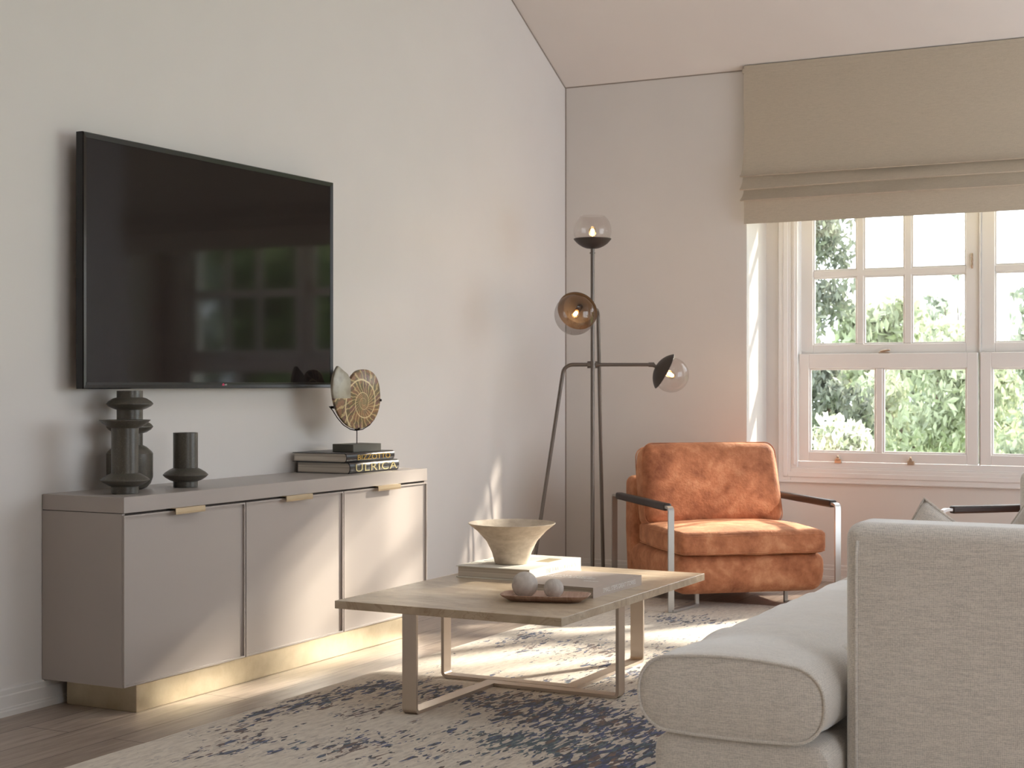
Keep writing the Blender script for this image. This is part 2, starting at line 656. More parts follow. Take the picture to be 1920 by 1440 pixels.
def bar(bm, pts, w, t, side):
    """flat bar of width w (along side) and thickness t swept along a planar path with mitred corners"""
    side = Vector(side).normalized()
    pts = [Vector(p) for p in pts]
    rings = []
    m = len(pts)
    for i, p in enumerate(pts):
        d0 = (pts[i] - pts[i - 1]).normalized() if i > 0 else (pts[1] - pts[0]).normalized()
        d1 = (pts[i + 1] - pts[i]).normalized() if i < m - 1 else d0
        n0 = d0.cross(side).normalized()
        n1 = d1.cross(side).normalized()
        nn = (n0 + n1)
        nn = nn.normalized() / max(0.3, nn.normalized().dot(n0))
        rings.append([p + side * w / 2 + nn * t / 2, p - side * w / 2 + nn * t / 2, p - side * w / 2 - nn * t / 2, p + side * w / 2 - nn * t / 2])
    return loft(bm, rings)


def arc(p0, p1, p2, r, n=6):
    """round the corner p0-p1-p2"""
    p0, p1, p2 = Vector(p0), Vector(p1), Vector(p2)
    a = (p0 - p1).normalized()
    b = (p2 - p1).normalized()
    ang = a.angle(b)
    d = r / math.tan(ang / 2)
    s, e = p1 + a * d, p1 + b * d
    c = p1 + (a + b).normalized() * (r / math.sin(ang / 2))
    out = []
    for i in range(n + 1):
        k = i / n
        v = ((s - c).normalized() * (1 - k) + (e - c).normalized() * k).normalized()
        # slerp
        v = (s - c).normalized().slerp((e - c).normalized(), k)
        out.append(c + v * r)
    return out


def rbox(hx, hy, hz, r, n=14, fn=None, rz=None):
    """rounded box centred on the origin with optional deformation fn(Vector)->Vector"""
    bm = bmesh.new()

    def axis(h):
        k = 5
        a = [-h + r * (1 - math.cos(PI / 2 * i / k)) for i in range(k)]
        m = [-(h - r) + 2 * (h - r) * i / n for i in range(n + 1)]
        return a + m + [-q for q in reversed(a)]
    X, Y, Z = axis(hx), axis(hy), axis(hz)
    cache = {}

    def vert(x, y, z):
        key = (round(x, 6), round(y, 6), round(z, 6))
        if key not in cache:
            c = Vector((max(-(hx - r), min(hx - r, x)), max(-(hy - r), min(hy - r, y)), max(-(hz - r), min(hz - r, z))))
            d = Vector((x, y, z)) - c
            p = c + d.normalized() * r if d.length > 1e-9 else c
            if fn:
                p = fn(p)
            cache[key] = bm.verts.new(p)
        return cache[key]
    for (A, Bb, mk) in ((X, Y, lambda a, b, s: (a, b, s * hz)), (Y, Z, lambda a, b, s: (s * hx, a, b)), (X, Z, lambda a, b, s: (a, s * hy, b))):
        for s in (-1, 1):
            for i in range(len(A) - 1):
                for j in range(len(Bb) - 1):
                    q = [vert(*mk(A[i], Bb[j], s)), vert(*mk(A[i + 1], Bb[j], s)), vert(*mk(A[i + 1], Bb[j + 1], s)), vert(*mk(A[i], Bb[j + 1], s))]
                    if len(set(q)) >= 3:
                        try:
                            bm.faces.new(list(dict.fromkeys(q)))
                        except ValueError:
                            pass
    return bm


def shift(bm, loc=(0, 0, 0), rot=None):
    m = Matrix.Translation(loc)
    if rot is not None:
        m = m @ Euler(rot).to_matrix().to_4x4()
    bmesh.ops.transform(bm, matrix=m, verts=bm.verts[:])
    return bm


def text(name, s, size, mat, parent, loc, rot, sx=1.0, depth=0.0004, align='CENTER', spacing=1.0):
    cu = bpy.data.curves.new(name + '_curve', 'FONT')
    cu.body = s
    cu.size = size
    cu.align_x = align
    cu.align_y = 'CENTER'
    cu.extrude = depth
    cu.space_character = spacing
    tmp = bpy.data.objects.new('tmp_text', cu)
    COL.objects.link(tmp)
    dg = bpy.context.evaluated_depsgraph_get()
    me = bpy.data.meshes.new_from_object(tmp.evaluated_get(dg))
    bpy.data.objects.remove(tmp)
    me.transform(Matrix.Diagonal((sx, 1, 1, 1)))
    o = bpy.data.objects.new(name, me)
    COL.objects.link(o)
    me.materials.clear()
    me.materials.append(M[mat])
    o.parent = parent
    o.location = loc
    o.rotation_euler = rot
    return o


# ------------------------------------------------------------------ room shell
YB = 8.405      # back wall
YA = 8.765      # wall of the window alcove
XR = 5.7        # right wall
YF = -2.6       # wall behind the camera
SL = 0.538      # roof slope
RIDGE = 3.0


def zc(y):
    return 2.952 + SL * (YB - y) if y > RIDGE else 2.952 + SL * (YB - RIDGE) - SL * (RIDGE - y)


def struct(name, bm, mat, parent=None, smooth=None):
    return finish(bm, name, mat, parent, smooth, kind='structure' if parent is None else None)


struct('floor', bx(-0.15, XR + 0.2, YF - 0.2, 9.0, -0.12, 0.0), 'floor')


def gable(x0, x1):
    bm = B()
    pts = [(YF - .15, -.1), (9.0, -.1), (9.0, zc(9.0) + .02), (RIDGE, zc(RIDGE) + .02), (YF - .15, zc(YF - .15) + .02)]
    return loft(bm, [[(x0, y, z) for y, z in pts], [(x1, y, z) for y, z in pts]])


struct('wall_left', gable(-0.15, 0.0), 'wall')

# right wall with two added light openings, built in pieces under the gable
bm = B()


def wallpiece(bm, x0, x1, ya, yb, za, top=None):
    n = 1
    ys = [ya, yb]
    if ya < RIDGE < yb:
        ys = [ya, RIDGE, yb]
    if top is None:
        pts = [(ya, za)] + [(yb, za)] + [(y, zc(y) + .02) for y in reversed(ys)]
    else:
        pts = [(ya, za), (yb, za), (yb, top), (ya, top)]
    loft(bm, [[(x0, y, z) for y, z in pts], [(x1, y, z) for y, z in pts]])


wallpiece(bm, XR, XR + .15, YF - .15, 1.0, -.1)
wallpiece(bm, XR, XR + .15, 1.0, 2.7, 1.9)
wallpiece(bm, XR, XR + .15, 1.0, 2.7, -.1, 0.8)
wallpiece(bm, XR, XR + .15, 2.7, 2.8, -.1)
wallpiece(bm, XR, XR + .15, 2.8, 5.4, -.1)
wallpiece(bm, XR, XR + .15, 5.4, 8.35, 2.75)
wallpiece(bm, XR, XR + .15, 5.4, 8.35, -.1, 0.1)
wallpiece(bm, XR, XR + .15, 8.35, 9.0, -.1)
struct('wall_right', bm, 'wall')
struct('wall_front', bx(-.15, XR + .15, YF - .15, YF, -.1, zc(YF) + .02), 'farwall')

# back wall: main plane left and right of the alcove, alcove wall with the window hole
WX0, WX1, WZ0, WZ1 = 1.33, 3.43, 0.655, 2.62
bm = B()
box(bm, 0.0, 1.152, YB, 9.0, -.1, zc(YB) + .25)
struct('wall_back_left', bm, 'wall')
bm = B()
box(bm, 3.62, XR, YB, 9.0, -.1, zc(YB) + .25)
struct('wall_back_right', bm, 'wall')
bm = B()
box(bm, 1.152, WX0, YA, 9.0, -.1, 3.2)
box(bm, WX1, 3.62, YA, 9.0, -.1, 3.2)
box(bm, WX0, WX1, YA, 9.0, -.1, WZ0)
box(bm, WX0, WX1, YA, 9.0, WZ1, 3.2)
struct('wall_back', bm, 'wall')

bm = B()


def slab(bm, x0, x1, ya, yb):
    za, zb = zc(ya), zc(yb)
    loft(bm, [[(x0, ya, za), (x0, yb, zb), (x0, yb, zb + .2), (x0, ya, za + .2)],
              [(x1, ya, za), (x1, yb, zb), (x1, yb, zb + .2), (x1, ya, za + .2)]])


slab(bm, -.15, XR + .15, YF - .15, RIDGE)
slab(bm, -.15, XR + .15, RIDGE, 3.2)
slab(bm, -.15, XR + .15, 4.9, 9.05)
for xa, xb in ((-.15, 3.3), (5.0, XR + .15)):
    slab(bm, xa, xb, 3.2, 4.9)
struct('ceiling', bm, 'ceiling')

# thin dark strips painting in shadow lines where walls and ceiling meet
bm = B()
bar(bm, [(0.003, YB - 0.001, 0.10), (0.003, YB - 0.001, 2.95)], 0.006, 0.004, (1, 0, 0))
struct('shadow_line_1', bm, simple('shadow_line_tone', (150, 138, 128), 0.8))
bm = B()
box(bm, 0.0, 1.152, YB - .004, YB, 2.948, 2.956)
struct('shadow_line_2', bm, bpy.data.materials['shadow_line_tone'])
bm = B()
bar(bm, [(0.002, YB, zc(YB) - .003), (0.002, 4.0, zc(4.0) - .003)], 0.003, 0.008, (1, 0, 0))
struct('shadow_line_3', bm, bpy.data.materials['shadow_line_tone'])


def skirting(name, p0, p1, nrm, h=0.096):
    """stepped skirting from p0 to p1, profile grows along nrm"""
    prof = [(0, 0), (.020, 0), (.020, .018), (.017, .022), (.017, .028), (.014, .031), (.014, h - .026), (.011, h - .022), (.011, h - .006), (.008, h), (0, h)]
    p0, p1, nrm = Vector(p0), Vector(p1), Vector(nrm)
    bm = B()
    loft(bm, [[p0 + nrm * a + Vector((0, 0, b)) for a, b in prof], [p1 + nrm * a + Vector((0, 0, b)) for a, b in prof]])
    return struct(name, bm, 'base')


skirting('baseboard_left', (0, YF, 0), (0, YB, 0), (1, 0, 0))
skirting('baseboard_back', (0, YB, 0), (1.152, YB, 0), (0, -1, 0))
skirting('baseboard_alcove', (1.152, YA, 0), (3.62, YA, 0), (0, -1, 0))
skirting('baseboard_right', (3.62, YB, 0), (XR, YB, 0), (0, -1, 0))


# ------------------------------------------------------------------ windows
def frame_rect(bm, x0, x1, z0, z1, y0, y1, w, wb=None, wt=None):
    wb = w if wb is None else wb
    wt = w if wt is None else wt
    box(bm, x0, x0 + w, y0, y1, z0, z1, 0.003, 1)
    box(bm, x1 - w, x1, y0, y1, z0, z1, 0.003, 1)
    box(bm, x0 + w, x1 - w, y0, y1, z0, z0 + wb, 0.003, 1)
    box(bm, x0 + w, x1 - w, y0, y1, z1 - wt, z1, 0.003, 1)


def bead(bm, x0, x1, z0, z1, y, w=0.012, d=0.010):
    """small stepped moulding around one glass opening"""
    for a, b, c, e in ((x0, x0 + w, z0, z1), (x1 - w, x1, z0, z1), (x0 + w, x1 - w, z0, z0 + w), (x0 + w, x1 - w, z1 - w, z1)):
        box(bm, a, b, y, y + d, c, e, 0.002, 1)


def sash_window(name, x0, x1, mirror):
    """x0,x1: outer edges of the pair of sashes; bars mirrored in the right-hand window"""
    w = bpy.data.objects.new(name, None)
    COL.objects.link(w)
    w['kind'] = 'structure'
    W = x1 - x0

    def mx(a):
        return x0 + a if not mirror else x1 - a
    st = 0.072
    # upper sash (further out)
    yu0, yu1 = 8.812, 8.85
    up = bmesh.new()
    frame_rect(up, x0, x1, 1.30, 2.60, yu0, yu1, st, 0.082, 0.07)
    us = finish(up, 'upper_sash', 'white', w, 35)
    bars = bmesh.new()
    gx = [0.072, 0.331, 0.372, 0.607, 0.648, W - 0.072]
    for a, b in ((0.331, 0.372), (0.607, 0.648)):
        p, q = sorted((mx(a), mx(b)))
        box(bars, p, q, yu0 + .004, yu1 - .002, 1.382, 2.53, 0.004, 1)
    zs = [(1.382, 1.776), (1.815, 2.19), (2.229, 2.53)]
    for z0, z1 in ((1.776, 1.815), (2.19, 2.229)):
        box(bars, x0 + .072, x1 - .072, yu0 + .0042, yu1 - .0022, z0, z1, 0.004, 1)
    finish(bars, 'glazing_bars', 'white', us, 35)
    bd = bmesh.new()
    for a, b in ((0, 1), (2, 3), (4, 5)):
        p, q = sorted((mx(gx[a]), mx(gx[b])))
        for z0, z1 in zs:
            bead(bd, p, q, z0, z1, yu0 + .010, 0.009, 0.012)
    finish(bd, 'glazing_bead', 'white', us, 35)
    finish(bx(x0 + .07, x1 - .07, 8.833, 8.837, 1.38, 2.54), 'pane', 'pane', us)
    # lower sash (nearer)
    yl0, yl1 = 8.772, 8.81
    lo = bmesh.new()
    frame_rect(lo, x0, x1, 0.697, 1.327, yl0, yl1, 0.060, 0.056, 0.086)
    ls = finish(lo, 'lower_sash', 'white', w, 35)
    g = bmesh.new()
    p, q = sorted((mx(0.452), mx(0.492)))
    box(g, p, q, yl0 + .004, yl1 - .002, .753, 1.241, 0.004, 1)
    finish(g, 'glazing_bars', 'white', ls, 35)
    bd = bmesh.new()
    for a, b in ((0.060, 0.452), (0.492, W - 0.060)):
        p, q = sorted((mx(a), mx(b)))
        bead(bd, p, q, .753, 1.241, yl0 + .010, 0.010, 0.012)
    finish(bd, 'glazing_bead', 'white', ls, 35)
    finish(bx(x0 + .058, x1 - .058, 8.79, 8.794, .75, 1.245), 'pane', 'pane', ls)
    # brass hardware
    for a in ((0.235, 0.655)):
        c = mx(a)
        h = bmesh.new()
        box(h, c - .020, c + .020, 8.760, 8.7725, .688, .712, 0.002, 1)
        box(h, c - .011, c + .011, 8.754, 8.764, .705, .724, 0.003, 1)
        tube(h, [(c, 8.760, .718), (c, 8.755, .728), (c + .004, 8.750, .732)], 0.006, 8)
        finish(h, 'sash_lift', 'hardware', ls, 40, 'small brass sash lift')
    c = mx(0.50)
    h = bmesh.new()
    box(h, c - .032, c + .028, 8.776, 8.800, 1.3272, 1.334, 0.002, 1)
    tube(h, [(c - .025, 8.785, 1.336), (c, 8.785, 1.342), (c + .034, 8.778, 1.346)], [.006, .008, .004], 10)
    finish(h, 'fitch_catch', 'hardware', ls, 40, 'brass catch on the meeting rail')
    c = x0 + W - 0.036
    h = bmesh.new()
    tube(h, [(c, 8.806, 1.80), (c, 8.800, 1.815), (c, 8.806, 1.828), (c, 8.800, 1.842), (c, 8.806, 1.858), (c, 8.802, 1.87), (c, 8.806, 1.885)], [.005, .008, .005, .008, .005, .007, .004], 10)
    finish(h, 'stop_bolt', 'hardware', us, 40, 'small brass bolt on the side of the sash')
    return w


M['hardware'] = simple('window_hardware', (190, 170, 152), 0.35, 0.8)
w1 = sash_window('window_1', 1.350, 2.374, False)
w2 = sash_window('window_2', 2.388, 3.412, True)

# fixed box frame around both sashes, casing and sill
bm = B()
box(bm, 1.305, 1.345, 8.752, 8.97, 0.655, 2.64, 0.002, 1)
box(bm, 3.417, 3.457, 8.752, 8.97, 0.655, 2.64, 0.002, 1)
box(bm, 1.345, 3.417, 8.7705, 8.97, 0.655, 0.695, 0.001, 1)
box(bm, 1.345, 3.417, 8.752, 8.7705, 0.655, 0.664, 0.001, 1)
box(bm, 1.345, 3.417, 8.752, 8.97, 2.604, 2.64, 0.002, 1)
box(bm, 2.3765, 2.3855, 8.80, 8.90, 0.693, 2.604)
box(bm, 1.320, 1.334, 8.744, 8.7525, 0.675, 2.62, 0.002, 1)
struct('window_3', bm, 'white', smooth=35)
bm = B()
frame_rect(bm, 1.232, 3.53, 0.580, 2.72, 8.747, 8.766, 0.073, 0.075, 0.08)
frame_rect(bm, 1.262, 3.50, 0.604, 2.70, 8.740, 8.748, 0.030, 0.030, 0.03)
box(bm, 1.232, 3.53, 8.741, 8.766, 0.572, 0.582, 0.002, 1)
struct('trim_4', bm, 'white', smooth=35)


def added_side_window(name, y0, y1, z0, z1):
    w = bpy.data.objects.new(name, None)
    COL.objects.link(w)
    w['kind'] = 'structure'
    bm = B()
    for a, b in ((y0, y0 + .06), (y1 - .06, y1), ((y0 + y1) / 2 - .03, (y0 + y1) / 2 + .03)):
        box(bm, XR + .02, XR + .1, a, b, z0, z1)
    box(bm, XR + .02, XR + .1, y0 + .06, y1 - .06, z0, z0 + .06)
    box(bm, XR + .02, XR + .1, y0 + .06, y1 - .06, z1 - .06, z1)
    finish(bm, 'frame', 'white', w)
    finish(bx(XR + .05, XR + .054, y0 + .05, y1 - .05, z0 + .05, z1 - .05), 'pane', 'pane', w)


def added_roof_window(name, x0, x1, ya, yb):
    w = bpy.data.objects.new(name, None)
    COL.objects.link(w)
    w['kind'] = 'structure'
    bm = B()
    for a, b_, c, d in ((x0, x0 + .06, ya, yb), (x1 - .06, x1, ya, yb), (x0 + .06, x1 - .06, ya, ya + .06), (x0 + .06, x1 - .06, yb - .06, yb)):
        loft(bm, [[(a, c, zc(c) + .12), (a, d, zc(d) + .12), (a, d, zc(d) + .2), (a, c, zc(c) + .2)],
                  [(b_, c, zc(c) + .12), (b_, d, zc(d) + .12), (b_, d, zc(d) + .2), (b_, c, zc(c) + .2)]])
    finish(bm, 'frame', 'white', w)
    bm = B()
    a, b_, c, d = x0 + .05, x1 - .05, ya + .05, yb - .05
    loft(bm, [[(a, c, zc(c) + .15), (a, d, zc(d) + .15), (a, d, zc(d) + .154), (a, c, zc(c) + .154)],
              [(b_, c, zc(c) + .15), (b_, d, zc(d) + .15), (b_, d, zc(d) + .154), (b_, c, zc(c) + .154)]])
    finish(bm, 'pane', 'pane', w)


added_roof_window('added_window_6', 3.3, 5.0, 3.2, 4.9)  # unseen roof window, added to bring light down from above
added_side_window('added_window_4', 5.4, 8.35, 0.1, 2.75)  # unseen window, added to light the left wall from the right
added_side_window('added_window_5', 1.0, 2.7, 0.8, 1.9)  # unseen window, added to brighten the near sofa arm

# ------------------------------------------------------------------ roman blind
root = thing('roman_blind', 'beige linen roman blind, half raised in soft folds over the window alcove', 'blind', (2.385, 8.36, 2.06))


def blind_mesh():
    bm = B()
    prof = [(8.360, 2.968), (8.361, 2.9), (8.363, 2.75), (8.362, 2.6), (8.356, 2.45), (8.344, 2.37), (8.331, 2.343), (8.318, 2.333), (8.326, 2.329), (8.352, 2.339), (8.360, 2.348),
            (8.356, 2.330), (8.345, 2.300), (8.328, 2.270), (8.318, 2.257), (8.326, 2.252), (8.350, 2.260), (8.358, 2.266),
            (8.354, 2.245), (8.346, 2.222), (8.330, 2.205), (8.322, 2.196), (8.330, 2.192), (8.352, 2.199),
            (8.356, 2.188), (8.357, 2.15), (8.359, 2.10), (8.358, 2.064)]
    nx = 60
    x0, x1 = 1.150, 3.622
    rows = []
    for k, (y, z) in enumerate(prof):
        row = []
        for i in range(nx + 1):
            u = i / nx
            x = x0 + (x1 - x0) * u
            fwd = (8.362 - y)
            yy = y
            zz = z
            if 5 <= k <= 23:
                s = mnoise.noise(Vector((x * 2.2, k * 0.45, 0)))
                yy += s * 0.006
                if k in (12, 13, 14, 15, 16, 17, 18, 19):
                    zz += 0.010 * math.sin(u * PI) * (1 if k < 17 else 0.3)
            else:
                yy += 0.003 * mnoise.noise(Vector((x * 1.5, z * 3, 2)))
            # the side hem pulls in between the folds
            edge = 0.010 * (fwd / 0.035) if fwd > 0.01 else 0.003 * math.sin(z * 14)
            if i == 0:
                x -= edge
            if i == nx:
                x += edge
            row.append((x, yy, zz))
        rows.append(row)
    front = [[bm.verts.new(p) for p in r] for r in rows]
    back = [[bm.verts.new((p[0], p[1] + 0.004, p[2])) for p in r] for r in rows]
    for g, s in ((front, 1), (back, -1)):
        for a, b in zip(g, g[1:]):
            for i in range(nx):
                q = (a[i], a[i + 1], b[i + 1], b[i])
                bm.faces.new(q if s > 0 else tuple(reversed(q)))
    for i in range(nx):
        bm.faces.new((front[0][i], back[0][i], back[0][i + 1], front[0][i + 1]))
        bm.faces.new((front[-1][i + 1], back[-1][i + 1], back[-1][i], front[-1][i]))
    for a in range(len(prof) - 1):
        for i in (0, nx):
            try:
                bm.faces.new((front[a][i], front[a + 1][i], back[a + 1][i], back[a][i]))
            except ValueError:
                pass
    return bm


def at(o, root):
    """parent a part built in world coordinates: its mesh moves into the root's own frame"""
    inv = (Matrix.Translation(root.location) @ Euler(root.rotation_euler).to_matrix().to_4x4()).inverted()
    m = Matrix.Translation(o.location) @ Euler(o.rotation_euler).to_matrix().to_4x4()
    o.data.transform(inv @ m)
    o.location = (0, 0, 0)
    o.rotation_euler = (0, 0, 0)
    o.parent = root
    return o


def sub(o, part, root):
    """same for a sub-part of a part"""
    at(o, root)
    o.parent = part
    return o


at(finish(blind_mesh(), 'fabric', 'blind', None, 50), root)
at(finish(bx(1.140, 3.632, 8.360, 8.404, 2.925, 2.951, 0.002, 1), 'headrail', 'blind'), root)

# ------------------------------------------------------------------ rug
RX0, RX1, RY0, RY1 = 0.715, 3.35, 2.2, 7.62


def rug():
    bm = B()
    nx, ny = 60, 110
    g = []
    for j in range(ny + 1):
        row = []
        for i in range(nx + 1):
            x = RX0 + (RX1 - RX0) * i / nx
            y = RY0 + (RY1 - RY0) * j / ny
            z = 0.011 + 0.0008 * mnoise.noise(Vector((x * 5, y * 5, 0)))
            x += 0.004 * mnoise.noise(Vector((1, y * 3, 0)))
            if i in (0, nx) or j in (0, ny):
                z = 0.005
            row.append(bm.verts.new((x, y, z)))
        g.append(row)
    for a, b in zip(g, g[1:]):
        for i in range(nx):
            bm.faces.new((a[i], a[i + 1], b[i + 1], b[i]))
    edge = [e for e in bm.edges if e.is_boundary]
    r = bmesh.ops.extrude_edge_only(bm, edges=edge)
    for v in r['geom']:
        if isinstance(v, bmesh.types.BMVert):
            v.co.z = 0.0
    return bm


o = finish(rug(), 'rug', 'rug', None, 60)
tag(o, 'cream rug with a worn navy blue and brown pattern, under the coffee table', 'rug')

# ------------------------------------------------------------------ sideboard
X = 0.381
root = thing('sideboard', 'low taupe lacquered sideboard with three doors and a brass plinth, under the television', 'sideboard', (0.19, 5.089, 0))
at(finish(bx(0.003, X, 4.063, 6.115, 0.702, 0.758, 0.0015, 1), 'top', 'cab'), root)
bm = B()
box(bm, 0.003, 0.372, 4.063, 4.078, 0.098, 0.700)          # side panels
box(bm, 0.003, 0.372, 6.100, 6.115, 0.098, 0.700)
box(bm, 0.003, 0.372, 4.078, 6.100, 0.098, 0.112)
box(bm, 0.003, 0.010, 4.078, 6.100, 0.112, 0.700)
box(bm, 0.010, 0.355, 4.740, 4.754, 0.112, 0.694)
box(bm, 0.010, 0.355, 5.415, 5.429, 0.112, 0.694)
box(bm, 0.010, 0.358, 4.078, 6.100, 0.680, 0.694)
at(finish(bm, 'body', 'cab'), root)
at(finish(bx(0.012, 0.362, 4.08, 6.098, 0.694, 0.702), 'shadow_gap', 'cabin'), root)
at(finish(bx(0.05, 0.374, 4.134, 6.045, 0.0, 0.098, 0.002, 1), 'plinth', 'brass', label='brass-clad plinth'), root)
for y0, y1, h0, h1 in ((4.065, 4.744, 4.312, 4.478), (4.750, 5.419, 4.984, 5.165), (5.425, 6.113, 5.662, 5.848)):
    bm = B()
    z0, z1 = 0.099, 0.694
    xf, xr = X, X - 0.013
    t = 0.006
    # raised lip
    box(bm, 0.372, xf, y0, y0 + t, z0, z1)
    box(bm, 0.372, xf, y1 - t, y1, z0, z1)
    box(bm, 0.372, xf, y0 + t, y1 - t, z0, z0 + t)
    box(bm, 0.372, xf, y0 + t, y1 - t, z1 - t, z1)
    box(bm, 0.362, 0.3725, y0, y1, z0, z1)
    d = at(finish(bm, 'door', 'cab'), root)
    bm = B()
    bar(bm, [(0.372, 0, 0.6955), (0.400, 0, 0.6955), (0.4005, 0, 0.683), (0.400, 0, 0.675)], h1 - h0, 0.003, (0, 1, 0))
    shift(bm, (0, (h0 + h1) / 2, 0.006))
    sub(finish(bm, 'handle', 'handle', None, None, 'brushed brass edge handle'), d, root)

# ------------------------------------------------------------------ television
root = thing('television', 'large flat black television mounted on the wall above the sideboard', 'television', (0.05, 4.975, 1.6))
y0, y1, z0, z1 = 4.176, 5.774, 1.132, 2.063
bm = B()
fr = [(0.050, 0.0), (0.088, 0.0), (0.090, 0.003), (0.084, 0.020)]
outer = lambda d, x: [(x, y0 + d, z0 + d), (x, y1 - d, z0 + d), (x, y1 - d, z1 - d), (x, y0 + d, z1 - d)]
rs = [ring(bm, outer(d, x)) for x, d in [(0.052, 0.006), (0.056, 0.0), (0.086, 0.0), (0.090, 0.003), (0.086, 0.020), (0.083, 0.022)]]
for a, b in zip(rs, rs[1:]):
    bridge(bm, a, b)
bm.faces.new(rs[0])
at(finish(bm, 'bezel', 'tvframe'), root)
at(finish(bx(0.056, 0.0845, y0 + .0205, y1 - .0205, z0 + .024, z1 - .0205), 'screen', 'screen'), root)
at(finish(bx(0.078, 0.0872, y0 + .019, y1 - .019, z0 + .004, z0 + .025, 0.001, 1), 'bottom_bezel', 'tvframe'), root)
at(finish(bx(0.002, 0.053, 4.7, 5.25, 1.4, 1.8, 0.004, 1), 'wall_mount', 'tvframe'), root)
bm = B()
lathe(bm, [(0, 0), (0.0072, 0), (0.0072, 0.0008), (0, 0.0008)], n=24)
lg = finish(bm, 'logo_disc', 'red', None)
lg.location = (0.0873, 4.982, 1.1455)
lg.rotation_euler = (0, R(90), 0)
at(lg, root)
tx = text('logo_text', 'LG', 0.0125, 'whiteink', None, (0.0876, 4.999, 1.1455), (R(90), 0, R(90)), 1.0)
at(tx, root)

# ------------------------------------------------------------------ vases
def vase(name, label, loc, prof, inner):
    bm = B()
    lathe(bm, prof + inner, n=64)
    o = finish(bm, name, 'vase', None, 28)
    o.location = loc
    return tag(o, label, 'vase', 'dark ceramic vases on the sideboard')


Z = 0.758
vase('disc_vase', 'dark column vase with a wide dish rim, frontmost of the three', (0.246, 4.22, Z),
     [(0, 0), (.046, 0), (.048, .002), (.048, .025), (.060, .030), (.078, .040), (.087, .0475), (.087, .0495), (.078, .057), (.060, .068), (.048, .073),
      (.048, .234), (.060, .239), (.078, .251), (.090, .262), (.090, .2635)], [(.05, .2635), (.03, .262), (.0, .262)])
vase('disc_vase', 'dark bottle vase with two discs on its neck, behind the dish-rimmed vase', (0.109, 4.40, Z),
     [(0, 0), (.045, 0), (.062, .006), (.077, .022), (.085, .045), (.085, .133), (.080, .141), (.062, .157), (.048, .164), (.048, .208),
      (.062, .212), (.078, .222), (.0855, .232), (.0855, .234), (.078, .243), (.062, .253), (.048, .257), (.048, .296),
      (.060, .300), (.078, .309), (.086, .317), (.086, .319), (.078, .328), (.062, .338), (.048, .342), (.048, .367)],
     [(.044, .367), (.043, .30), (.0, .30)])
vase('disc_vase', 'short dark cylinder vase with one low disc, standing alone', (0.22, 4.585, Z),
     [(0, 0), (.044, 0), (.0465, .002), (.0465, .022), (.058, .026), (.076, .037), (.085, .046), (.085, .048), (.076, .057), (.058, .068), (.0465, .073),
      (.0465, .207)], [(.0425, .207), (.042, .10), (.0, .10)])


# ------------------------------------------------------------------ books
def book(name, label, loc, rotz, wx, ly, th, cover, group, round_spine=False, pages='pages'):
    """lies flat; spine on local +x, page block seen at the -y end; origin at the bottom centre"""
    root = thing(name, label, 'book', loc, rotz, group)
    c = 0.0028
    bm = B()
    x0, x1, a, b = -wx / 2, wx / 2, -ly / 2, ly / 2
    if round_spine:
        n = 8
        out = [(x0, 0), (x1 - .008, 0)] + [(x1 - .010 + .012 * math.cos(t), th / 2 + th / 2 * math.sin(t)) for t in [-PI / 2 + PI * i / n for i in range(1, n)]] + [(x1 - .008, th), (x0, th)]
        inn = [(x0, c)] + [(x1 - .012, c)] + [(x1 - .013 + .011 * math.cos(t), th / 2 + (th / 2 - c) * math.sin(t)) for t in [-PI / 2 + PI * i / n for i in range(1, n)]] + [(x1 - .012, th - c), (x0, th - c)]
    else:
        out = [(x0, 0), (x1, 0), (x1, th), (x0, th)]
        inn = [(x0, c), (x1 - c, c), (x1 - c, th - c), (x0, th - c)]
    m = len(out)
    ra = [bm.verts.new((x, a, z)) for x, z in out]
    rb = [bm.verts.new((x, b, z)) for x, z in out]
    ia = [bm.verts.new((x, a, z)) for x, z in inn]
    ib = [bm.verts.new((x, b, z)) for x, z in inn]
    for i in range(m - 1):
        bm.faces.new((ra[i], ra[i + 1], rb[i + 1], rb[i]))
        bm.faces.new((ia[i], ib[i], ib[i + 1], ia[i + 1]))
        bm.faces.new((ra[i], ia[i], ia[i + 1], ra[i + 1]))
        bm.faces.new((rb[i], rb[i + 1], ib[i + 1], ib[i]))
    for i in (0, m - 1):
        bm.faces.new((ra[i], rb[i], ib[i], ia[i]))
    finish(bm, 'cover', cover, root, 40)
    bm = B()
    k = .006
    pin = [(x0 + k, c)] + inn[1:-1] + [(x0 + k, th - c)]
    loft(bm, [[(x, a + k, z) for x, z in pin], [(x, b - k, z) for x, z in pin]])
    finish(bm, 'page_block', pages, root)
    return root


def striped_pages():
    t = NT('page_edges')
    n = t.noise(t.coords(scale=(1.5, 1.5, 260)), 1, 2)
    t.l(t.ramp(n, [(0.35, lin((186, 174, 158))), (0.65, lin((230, 221, 208)))]), t.b.inputs['Base Color'])
    t.b.inputs['Roughness'].default_value = 0.9
    return t.m


M['pages'] = striped_pages()
SP = (R(90), 0, R(90))
b1 = book('hardback_book', 'black hardback with large pale gold spine letters, bottom of the sideboard stack', (0.172, 5.77, 0.758), 0, 0.285, 0.402, 0.049,
          'blackpaper', 'books on the sideboard', True, 'pages')
text('spine_title', 'ULRICA', 0.047, 'palegold', b1, (0.1452, 0.008, 0.0225), SP, 2.0, 0.0006, spacing=1.1)
b2 = book('hardback_book', 'black hardback with small gold spine letters, under the stone block', (0.160, 5.755, 0.807), R(0.4), 0.285, 0.395, 0.041,
          'blackpaper', 'books on the sideboard', True, 'pages')
text('spine_title', 'BIZZOTTO', 0.032, 'gold', b2, (0.1452, 0.022, 0.0185), SP, 1.75, 0.0006)

